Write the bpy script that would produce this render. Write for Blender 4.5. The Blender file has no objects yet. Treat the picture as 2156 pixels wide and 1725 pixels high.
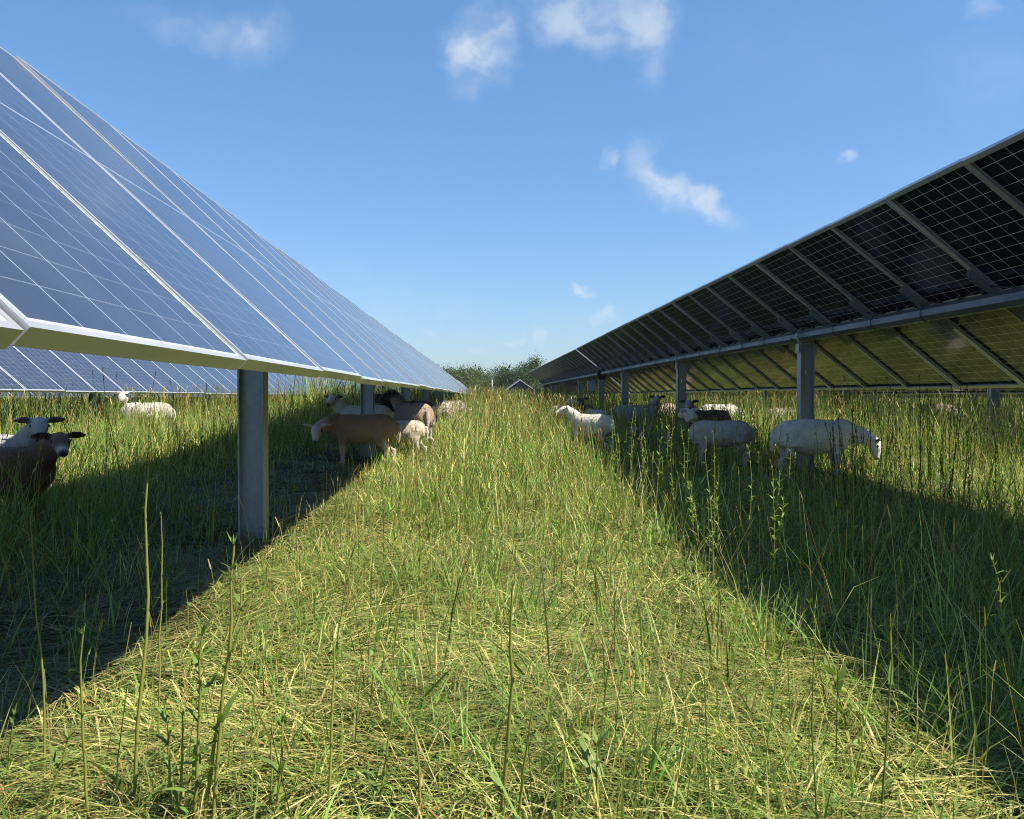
import bpy, bmesh, math, random
import numpy as np
from mathutils import Vector, Matrix

R = math.radians
scn = bpy.context.scene
col = scn.collection
rng = np.random.default_rng(7)
random.seed(7)

# ------------------------------------------------------------------ camera, sky, sun, exposure
CZ = 1.065                      # eye height above the ground at the camera
FPX = 1900.0                    # focal length in pixels of a 2156 px wide frame
VPX, VPY = 1010.0, 835.0        # where the rows (world +Y) vanish in that frame
cam_d = bpy.data.cameras.new('camera')
cam = bpy.data.objects.new('camera', cam_d)
col.objects.link(cam)
cam_d.sensor_width = 36.0
cam_d.lens = 36.0 * FPX / 2156.0
cam_d.clip_start = 0.05
cam_d.clip_end = 6000
cam.location = (0, 0, CZ)
cam.rotation_euler = (R(90) - math.atan((862.5 - VPY) / FPX), 0, -math.atan((1078 - VPX) / FPX))
scn.camera = cam

SUN = Vector((0.725, -0.30, 1.0)).normalized()      # towards the sun
sun_el = math.asin(SUN.z)
sun_az = math.atan2(SUN.x, SUN.y)                   # clockwise from +Y
ld = bpy.data.lights.new('sun', 'SUN')
ld.energy = 5.0
ld.angle = R(0.53)
ld.color = (1.0, 0.93, 0.82)
lo = bpy.data.objects.new('sun', ld)
col.objects.link(lo)
lo.rotation_euler = (-SUN).to_track_quat('-Z', 'Y').to_euler()
lo.location = (40, -20, 60)

scn.view_settings.view_transform = 'Standard'
scn.view_settings.look = 'None'
scn.view_settings.exposure = 1.15
scn.view_settings.gamma = 1.0
scn.view_settings.use_curve_mapping = False
scn.cycles.max_bounces = 6
scn.cycles.diffuse_bounces = 3
scn.cycles.glossy_bounces = 3
scn.cycles.transmission_bounces = 3
scn.cycles.transparent_max_bounces = 6
scn.cycles.use_denoising = True
scn.cycles.denoising_prefilter = 'NONE'
scn.cycles.use_adaptive_sampling = False
scn.cycles.filter_width = 1.0


# ------------------------------------------------------------------ node helpers
class NT:
    def __init__(self, tree):
        self.t = tree
        self.n = tree.nodes
        self.l = tree.links

    def add(self, typ, **kw):
        n = self.n.new(typ)
        for k, v in kw.items():
            setattr(n, k, v)
        return n

    def put(self, sock, v):
        if hasattr(v, 'is_output') or isinstance(v, bpy.types.NodeSocket):
            self.l.new(v, sock)
        elif v is not None:
            sock.default_value = v

    def math(self, op, a, b=None, c=None, clamp=False):
        n = self.add('ShaderNodeMath', operation=op, use_clamp=clamp)
        self.put(n.inputs[0], a)
        if b is not None:
            self.put(n.inputs[1], b)
        if c is not None:
            self.put(n.inputs[2], c)
        return n.outputs[0]

    def vmath(self, op, a, b=None):
        n = self.add('ShaderNodeVectorMath', operation=op)
        self.put(n.inputs[0], a)
        if b is not None:
            self.put(n.inputs[1], b)
        return n.outputs['Value'] if op in ('DOT_PRODUCT', 'LENGTH') else n.outputs[0]

    def scale(self, a, s):
        n = self.add('ShaderNodeVectorMath', operation='SCALE')
        self.put(n.inputs[0], a)
        self.put(n.inputs['Scale'], s)
        return n.outputs[0]

    def mix(self, f, a, b, mode='MIX'):
        n = self.add('ShaderNodeMix', data_type='RGBA', blend_type=mode)
        self.put(n.inputs['Factor'], f)
        self.put(n.inputs['A'] if False else n.inputs[6], a)
        self.put(n.inputs[7], b)
        return n.outputs[2]

    def noise(self, vec, scale, detail=3.0, rough=0.55, color=False, dist=0.0):
        n = self.add('ShaderNodeTexNoise')
        if vec is not None:
            self.put(n.inputs['Vector'], vec)
        n.inputs['Scale'].default_value = scale
        n.inputs['Detail'].default_value = detail
        n.inputs['Roughness'].default_value = rough
        n.inputs['Distortion'].default_value = dist
        return n.outputs['Color'] if color else n.outputs['Fac']

    def ramp(self, f, lo_, hi_, a=0.0, b=1.0, smooth=True):
        n = self.add('ShaderNodeMapRange')
        n.interpolation_type = 'SMOOTHSTEP' if smooth else 'LINEAR'
        self.put(n.inputs[0], f)
        n.inputs[1].default_value = lo_
        n.inputs[2].default_value = hi_
        n.inputs[3].default_value = a
        n.inputs[4].default_value = b
        return n.outputs[0]


def rgba(c):
    return (c[0], c[1], c[2], 1.0)


def new_mat(name):
    m = bpy.data.materials.new(name)
    m.use_nodes = True
    m.node_tree.nodes.clear()
    nt = NT(m.node_tree)
    out = nt.add('ShaderNodeOutputMaterial')
    return m, nt, out


def principled(nt, out, base, rough=0.5, metal=0.0, spec=0.5, bump=None, bump_d=0.002):
    b = nt.add('ShaderNodeBsdfPrincipled')
    nt.put(b.inputs['Base Color'], base if not isinstance(base, tuple) else rgba(base))
    nt.put(b.inputs['Roughness'], rough)
    b.inputs['Metallic'].default_value = metal
    b.inputs['Specular IOR Level'].default_value = spec
    if bump is not None:
        bn = nt.add('ShaderNodeBump')
        bn.inputs['Distance'].default_value = bump_d
        nt.put(bn.inputs['Height'], bump)
        nt.l.new(bn.outputs[0], b.inputs['Normal'])
    if out is not None:
        nt.l.new(b.outputs[0], out.inputs[0])
    return b


# ------------------------------------------------------------------ world: sky and clouds
def px_dir(x, y):
    """direction in the world of a place in the sky, from its place in the 2156 px photograph"""
    v = Vector(((x - 1078) / FPX, -(y - 862.5) / FPX, -1.0)).normalized()
    return (cam.rotation_euler.to_matrix() @ v).normalized()


def build_world():
    w = bpy.data.worlds.new('World')
    scn.world = w
    w.use_nodes = True
    w.node_tree.nodes.clear()
    nt = NT(w.node_tree)
    out = nt.add('ShaderNodeOutputWorld')
    bg = nt.add('ShaderNodeBackground')
    sky = nt.add('ShaderNodeTexSky')
    sky.sky_type = 'NISHITA'
    sky.sun_disc = False
    sky.sun_elevation = sun_el
    sky.sun_rotation = sun_az
    sky.altitude = 0
    sky.air_density = 1.0
    sky.dust_density = 0.55
    sky.ozone_density = 3.0
    tc = nt.add('ShaderNodeTexCoord')
    d0 = tc.outputs['Generated']
    # warp the direction so that cloud outlines fray
    n1 = nt.noise(d0, 11.0, 4, 0.55, color=True)
    n2 = nt.noise(d0, 42.0, 4, 0.55, color=True)
    w1 = nt.scale(nt.vmath('SUBTRACT', n1, (0.5, 0.5, 0.5)), 0.085)
    w2 = nt.scale(nt.vmath('SUBTRACT', n2, (0.5, 0.5, 0.5)), 0.028)
    d = nt.vmath('ADD', nt.vmath('ADD', d0, w1), w2)
    # x, y, half width, half height (px), tilt (deg), strength
    blobs = [(1010, 110, 72, 80, 20, .85), (1215, 42, 120, 62, 12, .62), (1345, 40, 100, 80, 35, .70), (1375, 125, 48, 55, 0, .30),
             (545, 85, 66, 50, -25, .50), (430, 55, 150, 44, 12, .26), (1420, 398, 100, 40, 34, .80), (1505, 442, 82, 30, 24, .75),
             (1370, 350, 40, 55, 30, .36), (1303, 342, 26, 22, 20, .55), (1233, 607, 26, 17, 25, .75), (1287, 665, 26, 17, -20, .55),
             (1032, 718, 22, 13, 10, .75), (1088, 718, 22, 9, 5, .45), (1137, 718, 22, 13, 20, .55), (1803, 322, 22, 17, 20, .55),
             (905, 696, 34, 8, 5, .34), (2075, 28, 36, 26, 20, .28), (2110, 160, 120, 60, 0, .10), (730, 590, 200, 40, 5, .07),
             (800, 650, 300, 40, 0, .10), (1650, 120, 240, 90, 10, .05), (1180, 690, 260, 50, 0, .08)]
    total = None
    for (x, y, hw, hh, tilt, s) in blobs:
        c = px_dir(x, y)
        rx = (px_dir(x + 10, y) - px_dir(x - 10, y)).normalized()
        ry = c.cross(rx).normalized()
        a = R(tilt)
        ax = rx * math.cos(a) + (-ry if ry.z > 0 else ry) * math.sin(a)
        ay = c.cross(ax).normalized()
        ax = ax / (hw / FPX)
        ay = ay / (hh / FPX)
        off = nt.vmath('SUBTRACT', d, tuple(c))
        u = nt.vmath('DOT_PRODUCT', off, tuple(ax))
        v = nt.vmath('DOT_PRODUCT', off, tuple(ay))
        r2 = nt.math('ADD', nt.math('MULTIPLY', u, u), nt.math('MULTIPLY', v, v))
        m = nt.ramp(nt.math('SQRT', r2), 1.30, 0.05, 0.0, s * .82)
        total = m if total is None else nt.math('MAXIMUM', total, m)
    fine = nt.noise(nt.vmath('MULTIPLY', nt.vmath('ADD', d0, w1), (1, 1, 1.5)), 24.0, 4, 0.52)
    total = nt.math('MULTIPLY', total, nt.ramp(fine, 0.26, 0.66, 0.25, 1.1), clamp=True)
    sz = nt.add('ShaderNodeSeparateXYZ')
    nt.l.new(d0, sz.inputs[0])
    tint = nt.mix(nt.ramp(sz.outputs[2], 0.0, .42, smooth=False), rgba((.62, .73, .92)), rgba((.75, 1.03, 1.17)))
    cm = nt.mix(total, nt.mix(1.0, sky.outputs[0], tint, 'MULTIPLY'), rgba((4.7, 5.2, 5.7)))
    nt.l.new(cm, bg.inputs[0])
    bg.inputs[1].default_value = 0.073
    nt.l.new(bg.outputs[0], out.inputs[0])


build_world()


# ------------------------------------------------------------------ object helpers
def tag(o, label=None, cat=None, group=None, kind=None):
    if label:
        o['label'] = label
    if cat:
        o['category'] = cat
    if group:
        o['group'] = group
    if kind:
        o['kind'] = kind
    return o


def empty(name, loc):
    o = bpy.data.objects.new(name, None)
    col.objects.link(o)
    o.location = loc
    o.empty_display_size = 0.1
    return o


def link(name, me, parent=None, loc=(0, 0, 0), rot=(0, 0, 0)):
    o = bpy.data.objects.new(name, me)
    col.objects.link(o)
    o.location = loc
    o.rotation_euler = rot
    if parent:
        o.parent = parent
    return o


def mesh_np(name, verts, quads=None, tris=None, mats=(), colors=None, uvs=None, smooth=False, mat_idx=None):
    me = bpy.data.meshes.new(name)
    verts = np.asarray(verts, dtype=np.float32)
    nq = 0 if quads is None else len(quads)
    ntr = 0 if tris is None else len(tris)
    loops = []
    if nq:
        loops.append(np.asarray(quads, dtype=np.int32).ravel())
    if ntr:
        loops.append(np.asarray(tris, dtype=np.int32).ravel())
    loops = np.concatenate(loops)
    me.vertices.add(len(verts))
    me.vertices.foreach_set('co', verts.ravel())
    me.loops.add(len(loops))
    me.loops.foreach_set('vertex_index', loops)
    me.polygons.add(nq + ntr)
    starts = np.concatenate([np.arange(nq) * 4, nq * 4 + np.arange(ntr) * 3]).astype(np.int32)
    tot = np.concatenate([np.full(nq, 4), np.full(ntr, 3)]).astype(np.int32)
    me.polygons.foreach_set('loop_start', starts)
    me.polygons.foreach_set('loop_total', tot)
    if mat_idx is not None:
        me.polygons.foreach_set('material_index', np.asarray(mat_idx, dtype=np.int32))
    me.polygons.foreach_set('use_smooth', np.full(nq + ntr, bool(smooth)))
    for m in mats:
        me.materials.append(m)
    if colors is not None:
        a = me.attributes.new('tint', 'FLOAT_COLOR', 'POINT')
        c4 = np.ones((len(verts), 4), dtype=np.float32)
        c4[:, :3] = colors
        a.data.foreach_set('color', c4.ravel())
    me.update(calc_edges=True)
    return me


class MB:
    """collects boxes, bars, tubes and lofts; build() links them as one mesh object"""

    def __init__(self):
        self.bm = bmesh.new()
        self.mi = 0

    def box(self, c, s, rot=None, bevel=0.0):
        r = bmesh.ops.create_cube(self.bm, size=1.0)
        vs = r['verts']
        M = Matrix.Diagonal((s[0], s[1], s[2], 1))
        if rot is not None:
            M = rot.to_4x4() @ M
        M = Matrix.Translation(c) @ M
        bmesh.ops.transform(self.bm, matrix=M, verts=vs)
        fs = set(f for v in vs for f in v.link_faces)
        for f in fs:
            f.material_index = self.mi
        if bevel:
            es = list(set(e for v in vs for e in v.link_edges))
            bmesh.ops.bevel(self.bm, geom=es, offset=bevel, segments=1, affect='EDGES')
        return self

    def tube(self, pts, rad, n=8, cap=True, smooth=True, squash=None):
        pts = [Vector(p) for p in pts]
        if not hasattr(rad, '__len__'):
            rad = [rad] * len(pts)
        rings = []
        ref = None
        for i, p in enumerate(pts):
            t = (pts[min(i + 1, len(pts) - 1)] - pts[max(i - 1, 0)]).normalized()
            if ref is None:
                ref = Vector((0, 0, 1)) if abs(t.z) < 0.9 else Vector((1, 0, 0))
            a = (ref - t * ref.dot(t)).normalized()
            ref = a
            b = t.cross(a)
            ring = []
            for k in range(n):
                th = 2 * math.pi * (k + 0.5) / n
                ring.append(self.bm.verts.new(p + (a * math.cos(th) + b * math.sin(th)) * rad[i]))
            rings.append(ring)
        for i in range(len(rings) - 1):
            for k in range(n):
                f = self.bm.faces.new((rings[i][k], rings[i][(k + 1) % n], rings[i + 1][(k + 1) % n], rings[i + 1][k]))
                f.smooth = smooth
                f.material_index = self.mi
        if cap:
            for ring in (rings[0][::-1], rings[-1]):
                f = self.bm.faces.new(ring)
                f.material_index = self.mi
        return self

    def mesh(self, name, mats):
        bmesh.ops.recalc_face_normals(self.bm, faces=self.bm.faces)
        me = bpy.data.meshes.new(name)
        self.bm.to_mesh(me)
        self.bm.free()
        for m in (mats if isinstance(mats, (list, tuple)) else [mats]):
            me.materials.append(m)
        return me

    def build(self, name, mats, parent=None, loc=(0, 0, 0), rot=(0, 0, 0)):
        return link(name, self.mesh(name, mats), parent, loc, rot)


# ------------------------------------------------------------------ terrain
def ground_z(x, y):
    x = np.asarray(x, dtype=float)
    y = np.asarray(y, dtype=float)
    gl = np.interp(y, [-20, 5.5, 9, 12, 14, 20, 35, 60, 100, 200, 400, 1500], [0, 0, .10, .20, .27, .33, .43, .56, .75, 1.0, 1.2, 1.2])
    gr = np.interp(y, [-20, 6, 11, 15, 20, 35, 60, 100, 200, 400, 1500], [0, 0, .10, .14, .19, .33, .52, .75, 1.0, 1.2, 1.2])
    s = np.clip((x + 1.0) / 3.0, 0, 1)
    s = s * s * (3 - 2 * s)
    g = gl * (1 - s) + gr * s
    near = np.exp(-np.abs(y) / 120.0)
    bump = 0.018 * np.sin(x * 1.7 + 0.6 * y) + 0.014 * np.sin(2.3 * y - 0.9 * x + 1.2) + 0.009 * np.sin(4.1 * x + 3.1 * y)
    return g + bump * near


def gz(x, y):
    return float(ground_z(x, y))


def at(px, py_, Y):
    """world x and z of a place in the 2156 px photograph at the distance Y"""
    v = px_dir(px, py_)
    k = Y / v.y
    return v.x * k, CZ + v.z * k


def ground_material():
    m, nt, out = new_mat('thatch_soil')
    tc = nt.add('ShaderNodeTexCoord')
    p = tc.outputs['Object']
    n1 = nt.noise(p, 0.9, 4, 0.6)
    n2 = nt.noise(p, 9.0, 5, 0.65)
    n3 = nt.noise(p, 70.0, 4, 0.7)
    c1 = nt.mix(nt.ramp(n1, .35, .65), rgba((.040, .031, .016)), rgba((.028, .034, .012)))
    c2 = nt.mix(nt.ramp(n2, .35, .7), c1, rgba((.070, .055, .028)))
    c3 = nt.mix(nt.ramp(n3, .45, .75, 0, .8), c2, rgba((.024, .020, .012)))
    principled(nt, out, c3, 0.95, spec=0.1, bump=nt.math('ADD', n2, n3), bump_d=0.03)
    return m


def build_ground():
    xs = np.unique(np.concatenate([np.linspace(-1600, -60, 24), np.linspace(-60, -12, 40), np.linspace(-12, 14, 140), np.linspace(14, 60, 40), np.linspace(60, 1600, 24)]))
    ys = np.unique(np.concatenate([np.linspace(-300, -10, 12), np.linspace(-10, 40, 220), np.linspace(40, 160, 60), np.linspace(160, 2400, 30)]))
    X, Y = np.meshgrid(xs, ys)
    Z = ground_z(X, Y)
    v = np.stack([X.ravel(), Y.ravel(), Z.ravel()], 1)
    nx, ny = len(xs), len(ys)
    i = (np.arange(ny - 1)[:, None] * nx + np.arange(nx - 1)[None, :]).ravel()
    q = np.stack([i, i + 1, i + 1 + nx, i + nx], 1)
    me = mesh_np('ground', v, q, mats=[ground_material()], smooth=True)
    tag(link('ground', me), kind='structure')


build_ground()


# ------------------------------------------------------------------ materials for the trackers
def cell_pattern(nt):
    """returns (line, dist to border) for a module: 24 half-cell rows along u, 6 columns along v"""
    tc = nt.add('ShaderNodeTexCoord')
    sx = nt.add('ShaderNodeSeparateXYZ')
    nt.l.new(tc.outputs['UV'], sx.inputs[0])
    u, v = sx.outputs[0], sx.outputs[1]       # metres along the module, from its corner
    L, W, mu, mv = 2.37, 1.112, 0.014, 0.013
    um = nt.math('ABSOLUTE', nt.math('SUBTRACT', u, L / 2))             # from the middle
    rowp = (L / 2 - mu - 0.008) / 12
    fu = nt.math('FRACT', nt.math('DIVIDE', nt.math('SUBTRACT', um, 0.008), rowp))
    du = nt.math('MULTIPLY', nt.math('SUBTRACT', 0.5, nt.math('ABSOLUTE', nt.math('SUBTRACT', fu, 0.5))), rowp)
    colp = (W - 2 * mv) / 6
    fv = nt.math('FRACT', nt.math('DIVIDE', nt.math('SUBTRACT', v, mv), colp))
    dv = nt.math('MULTIPLY', nt.math('SUBTRACT', 0.5, nt.math('ABSOLUTE', nt.math('SUBTRACT', fv, 0.5))), colp)
    mid = nt.math('LESS_THAN', um, 0.006)
    bu = nt.math('GREATER_THAN', um, L / 2 - mu)
    bv = nt.math('GREATER_THAN', nt.math('ABSOLUTE', nt.math('SUBTRACT', v, W / 2)), W / 2 - mv)
    bus = nt.math('FRACT', nt.math('MULTIPLY', fv, 10.0))
    bus = nt.math('LESS_THAN', nt.math('ABSOLUTE', nt.math('SUBTRACT', bus, 0.5)), 0.035)
    return du, dv, mid, nt.math('MAXIMUM', bu, bv), bus


def front_material():
    m, nt, out = new_mat('solar_glass_front')
    du, dv, mid, border, bus = cell_pattern(nt)
    lu = nt.math('MULTIPLY', nt.math('LESS_THAN', du, 0.0011), 0.55)
    lv = nt.math('LESS_THAN', dv, 0.0022)
    line = nt.math('MAXIMUM', nt.math('MAXIMUM', lu, lv), nt.math('MAXIMUM', mid, border))
    oi = nt.add('ShaderNodeObjectInfo')
    cell = nt.mix(oi.outputs['Random'], rgba((.009, .013, .030)), rgba((.013, .019, .040)))
    tcg = nt.add('ShaderNodeTexCoord')
    dustn = nt.noise(tcg.outputs['Object'], 3.0, 5, 0.7)
    cell = nt.mix(nt.ramp(dustn, .3, .8, 0.04, .11), cell, rgba((.25, .25, .26)))
    cell = nt.mix(nt.math('MULTIPLY', bus, 0.16), cell, rgba((.45, .48, .52)))
    c = nt.mix(nt.math('MULTIPLY', line, nt.math('ADD', 0.55, nt.math('ADD', nt.math('MULTIPLY', border, 0.45), nt.math('MULTIPLY', mid, 0.12)))), cell, rgba((.42, .46, .50)))
    b = principled(nt, out, c, 0.16, spec=0.5)
    return m


def back_material():
    m, nt, out = new_mat('solar_glass_back')
    du, dv, mid, border, bus = cell_pattern(nt)
    lu = nt.math('LESS_THAN', du, 0.0020)
    lv = nt.math('LESS_THAN', dv, 0.0022)
    line = nt.math('MAXIMUM', nt.math('MAXIMUM', lu, lv), nt.math('MAXIMUM', mid, border))
    cell = nt.mix(nt.math('MULTIPLY', bus, 0.10), rgba((.006, .009, .022)), rgba((.2, .2, .2)))
    c = nt.mix(line, cell, rgba((.55, .55, .52)))
    principled(nt, out, c, 0.14, spec=0.48)
    return m


def metal_material(name, base, rough, metal=0.9, scale=30.0, var=0.35):
    m, nt, out = new_mat(name)
    tc = nt.add('ShaderNodeTexCoord')
    n = nt.noise(tc.outputs['Object'], scale, 4, 0.6)
    n2 = nt.noise(tc.outputs['Object'], 2.5, 4, 0.6)
    f = nt.math('MULTIPLY', nt.math('ADD', n, n2), 0.5)
    d = tuple(c * (1 - var) for c in base)
    c = nt.mix(nt.ramp(f, .35, .65), rgba(d), rgba(base))
    principled(nt, out, c, nt.ramp(n2, .3, .7, rough - .08, rough + .1), metal=metal)
    return m


def plain_material(name, base, rough=0.6, spec=0.4, scale=25.0, var=0.25):
    m, nt, out = new_mat(name)
    tc = nt.add('ShaderNodeTexCoord')
    n = nt.noise(tc.outputs['Object'], scale, 4, 0.6)
    d = tuple(c * (1 - var) for c in base)
    principled(nt, out, nt.mix(nt.ramp(n, .3, .7), rgba(d), rgba(base)), rough, spec=spec)
    return m


M_FRONT, M_BACK = front_material(), back_material()
M_ALU = metal_material('anodised_aluminium', (.42, .43, .44), 0.34, metal=0.45, scale=8, var=0.06)
M_GALV = metal_material('galvanised_steel', (.33, .37, .39), 0.44, metal=0.6, scale=22, var=0.22)
M_TUBE = metal_material('dull_galvanised_tube', (.13, .155, .18), 0.45, metal=0.5, scale=10, var=0.3)
M_BLACK = plain_material('black_plastic', (.02, .02, .022), 0.5)
M_BOX = plain_material('grey_enclosure', (.30, .33, .35), 0.4, var=0.05)

PITCH, PL, PW = 1.15, 2.39, 1.142


def glass_mesh():
    """the laminate: front sheet and back sheet, local X to the low edge, Z to the sky"""
    L, W = 2.37, 1.112
    v, q, uv, mi = [], [], [], []
    for (z, idx) in ((-0.002, 0), (-0.008, 1)):
        b = len(v)
        v += [(-L / 2, -W / 2, z), (L / 2, -W / 2, z), (L / 2, W / 2, z), (-L / 2, W / 2, z)]
        q.append((b, b + 1, b + 2, b + 3) if idx == 0 else (b + 3, b + 2, b + 1, b))
        mi.append(idx)
    b = 0
    for k in range(4):                                   # rim
        k2 = (k + 1) % 4
        q.append((4 + k, 4 + k2, k2, k))
        mi.append(1)
    me = mesh_np('panel', v, q, mats=[M_FRONT, M_BACK], mat_idx=mi)
    ul = me.uv_layers.new(name='UVMap')
    for lp in me.loops:
        c = me.vertices[lp.vertex_index].co
        ul.data[lp.index].uv = (c.x + L / 2, c.y + W / 2)
    return me


def frame_mb(mb):
    L, W, t, h = PL, PW, 0.015, 0.036
    for s in (-1, 1):
        mb.box((s * (L / 2 - t / 2), 0, -h / 2), (t, W, h))
        mb.box((0, s * (W / 2 - t / 2), -h / 2), (L - 2 * t - 0.0004, t, h))
        mb.box((s * (L / 2 - t - 0.012), 0, -h + 0.001), (0.024, W - 2 * t - 0.0006, 0.002))
        mb.box((0, s * (W / 2 - t - 0.011), -h + 0.001), (L - 2 * t - 0.050, 0.022, 0.002))
    return mb


ME_GLASS = glass_mesh()
ME_FRAME = frame_mb(MB()).mesh('frame', M_ALU)
jb = MB()
for yy in (-0.36, 0.0, 0.36):
    jb.box((0.0, yy, -0.018), (0.075, 0.062, 0.018), bevel=0.004)
ME_JBOX = jb.mesh('junction_box', M_BLACK)
ME_FAR = ME_GLASS.copy()                                # glass and frame in one for far rows
_bm = bmesh.new()
_bm.from_mesh(ME_GLASS)
_f = MB()
_f.mi = 2
frame_mb(_f)
_tmp = bpy.data.meshes.new('tmp')
_f.bm.to_mesh(_tmp)
_f.bm.free()
_bm.from_mesh(_tmp)
_bm.to_mesh(ME_FAR)
_bm.free()
bpy.data.meshes.remove(_tmp)
ME_FAR.materials.append(M_ALU)


def post_mesh(h):
    mb = MB()
    fw, fd, ft, wt = 0.178, 0.14, 0.012, 0.007
    for s in (-1, 1):
        mb.box((s * (fw / 2 - ft / 2), 0, h / 2 - 0.15), (ft, fd, h + 0.3), bevel=0.002)
    w2, zh, hw, hh = fw - 2 * ft, h - .36, .016, .055
    mb.box((0, 0, (zh - hh / 2 - .3) / 2), (w2, wt, zh - hh / 2 + .3))
    mb.box((0, 0, (zh + hh / 2 + h) / 2), (w2, wt, h - zh - hh / 2))
    for s in (-1, 1):
        mb.box((s * (w2 / 2 + hw / 2) / 2, 0, zh), (w2 / 2 - hw / 2, wt, hh - .001))
        mb.box((s * .050, -wt / 2 - .001, zh + .004), (.022, .002, .007), Matrix.Rotation(-.5 * s, 3, 'Y'))
    return mb.mesh('post', M_GALV)


def build_tracker(name, label, xm, zm, tilt, y0, n, posts, near=False, back=False, motor=None, jitter=0.8, sag=0.0):
    """a row of modules on a torque tube; y0 is the first seam, n the number of modules"""
    t = R(tilt)
    root = empty(name, (xm, y0, gz(xm, y0)))
    tag(root, label, 'solar tracker', 'rows of solar panels on single axis trackers')
    rx, ry, rz = root.location
    nrm = Vector((math.sin(t), 0, math.cos(t)))
    tube_c = Vector((xm, 0, zm)) - nrm * 0.125
    rnd = random.Random(name + label)
    # smooth small height waviness, as real rows have
    def wav(y):
        return sag * (math.sin(y * 0.21 + xm) * 0.6 + math.sin(y * 0.083 + 1.3 * xm) * 1.0)
    for i in range(n):
        yc = y0 + PITCH * (i + 0.5)
        if motor is not None and yc > motor:
            yc += .24
        a = t + R(rnd.uniform(-jitter, jitter) * 0.6)
        loc = (0, yc - ry, zm + wav(yc) - rz)
        p = link('panel', ME_GLASS if near else ME_FAR, root, loc, (0, a, 0))
        if near:
            link('frame', ME_FRAME, p)
            if back:
                link('junction_box', ME_JBOX, p)
    # torque tube
    y1 = y0 + PITCH * n
    mb = MB()
    ny = max(2, int((y1 - y0) / 4) + 1)
    pts = [(tube_c.x - rx, yy - ry, tube_c.z + wav(yy) - rz) for yy in np.linspace(y0 - 0.15, y1 + 0.15, ny)]
    mb.tube(pts, 0.072, n=8, smooth=False)
    mb.build('torque_tube', M_TUBE, root)
    # mounting rails below the seams
    if back:
        rail = MB()
        rail.box((0, 0, 0), (0.62, 0.050, 0.008))
        rail.box((0, -0.024, -0.022), (0.60, 0.004, 0.036))
        rail.box((0, 0.024, -0.022), (0.60, 0.004, 0.036))
        for k in (-0.16, -0.1, 0.1, 0.16):
            rail.box((k, -0.028, -0.024), (0.014, 0.005, 0.014))
        ME_RAIL = rail.mesh('mounting_rail', M_GALV)
        for i in range(n + 1):
            ys = y0 + PITCH * i + (.24 if motor is not None and y0 + PITCH * i > motor else 0)
            c = Vector((0, ys - ry, zm + wav(ys) - rz)) - nrm * 0.0415
            link('mounting_rail', ME_RAIL, root, c, (0, t, 0))
    # posts with bearings
    for yp in posts:
        zt = tube_c.z + wav(yp) - 0.10
        g = gz(tube_c.x, yp)
        po = link('post', post_mesh(zt - g), root, (tube_c.x - rx, yp - ry, g - rz))
        if near or back:
            b = MB()
            ring = [(math.cos(a) * 0.115, 0, math.sin(a) * 0.115) for a in np.linspace(R(-200), R(20), 18)]
            b.tube([(x, -0.02, z) for x, _, z in ring], 0.012, n=6)
            b.tube([(x, 0.02, z) for x, _, z in ring], 0.012, n=6)
            arch = [(math.cos(a) * 0.100 - 0.012, 0, math.sin(a) * 0.098) for a in np.linspace(R(-10), R(190), 16)]
            b.tube(arch, 0.010, n=6)
            b.box((0, 0, -0.105), (0.16, 0.10, 0.012))
            for s in (-1, 1):
                b.box((s * 0.108, -0.01, -0.16), (0.012, 0.12, 0.11))
                b.box((s * 0.094, -0.060, -0.16), (0.034, 0.008, 0.10))
                for zz in (-0.13, -0.19):
                    b.box((s * 0.094, -0.068, zz), (0.016, 0.010, 0.016))
            b.build('bearing', M_GALV, root, (tube_c.x - rx, yp - ry, tube_c.z + wav(yp) - rz))
    if motor is not None:
        g = gz(tube_c.x, motor)
        link('post', post_mesh(tube_c.z - 0.2 - g), root, (tube_c.x - rx, motor - ry, g - rz))
        d = MB()
        d.tube([(0, -0.14, 0), (0, 0.14, 0)], 0.16, n=16)
        d.box((0, 0, -0.16), (0.26, 0.22, 0.06), bevel=0.01)
        d.tube([(0.05, 0, -0.02), (0.50, 0, -0.06)], 0.05, n=10)
        d.box((0.42, 0, -0.06), (0.16, 0.13, 0.13), bevel=0.015)
        d.build('slew_drive', M_BLACK, root, (tube_c.x - rx, motor - ry, tube_c.z - rz))
        k = MB()
        k.box((0, 0, 0), (0.26, 0.14, 0.36), bevel=0.012)
        k.build('control_box', M_BOX, root, (tube_c.x - rx - 0.36, motor - 0.18 - ry, tube_c.z - 0.42 - rz))
        w = MB()
        w.tube([(-.30, -.2, -.6), (-.26, -.22, -.8), (-.30, -.2, -.95), (-.2, -.1, -1.2)], 0.012, n=6)
        w.build('cable', M_BLACK, root, (tube_c.x - rx, motor - ry, tube_c.z - rz))
    if back:
        # strings of cable tied along the tube
        c = MB()
        side = Vector((-math.cos(t), 0, math.sin(t)))
        for i in range(1, min(n, 26)):
            ya, yb = y0 + PITCH * i, y0 + PITCH * (i + 1)
            base = tube_c + side * 0.055 + nrm * 0.05
            pts = []
            for k in range(6):
                f = k / 5
                z = base.z + wav(ya) + 0.05 * math.cos(f * 2 * math.pi) * rnd.uniform(.4, 1) + 0.01
                pts.append((base.x - rx - 0.02, ya + (yb - ya) * f - ry, z - rz))
            c.tube(pts, 0.006, n=5)
            yt = rnd.uniform(ya, yb)
            ring = [(tube_c.x + math.cos(a) * 0.078 - rx, yt - ry, tube_c.z + wav(yt) + math.sin(a) * 0.078 - rz) for a in np.linspace(0, 2 * math.pi, 12)]
            c.tube(ring, 0.004, n=4, cap=False)
        c.build('cable', M_BLACK, root)
    return root


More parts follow.
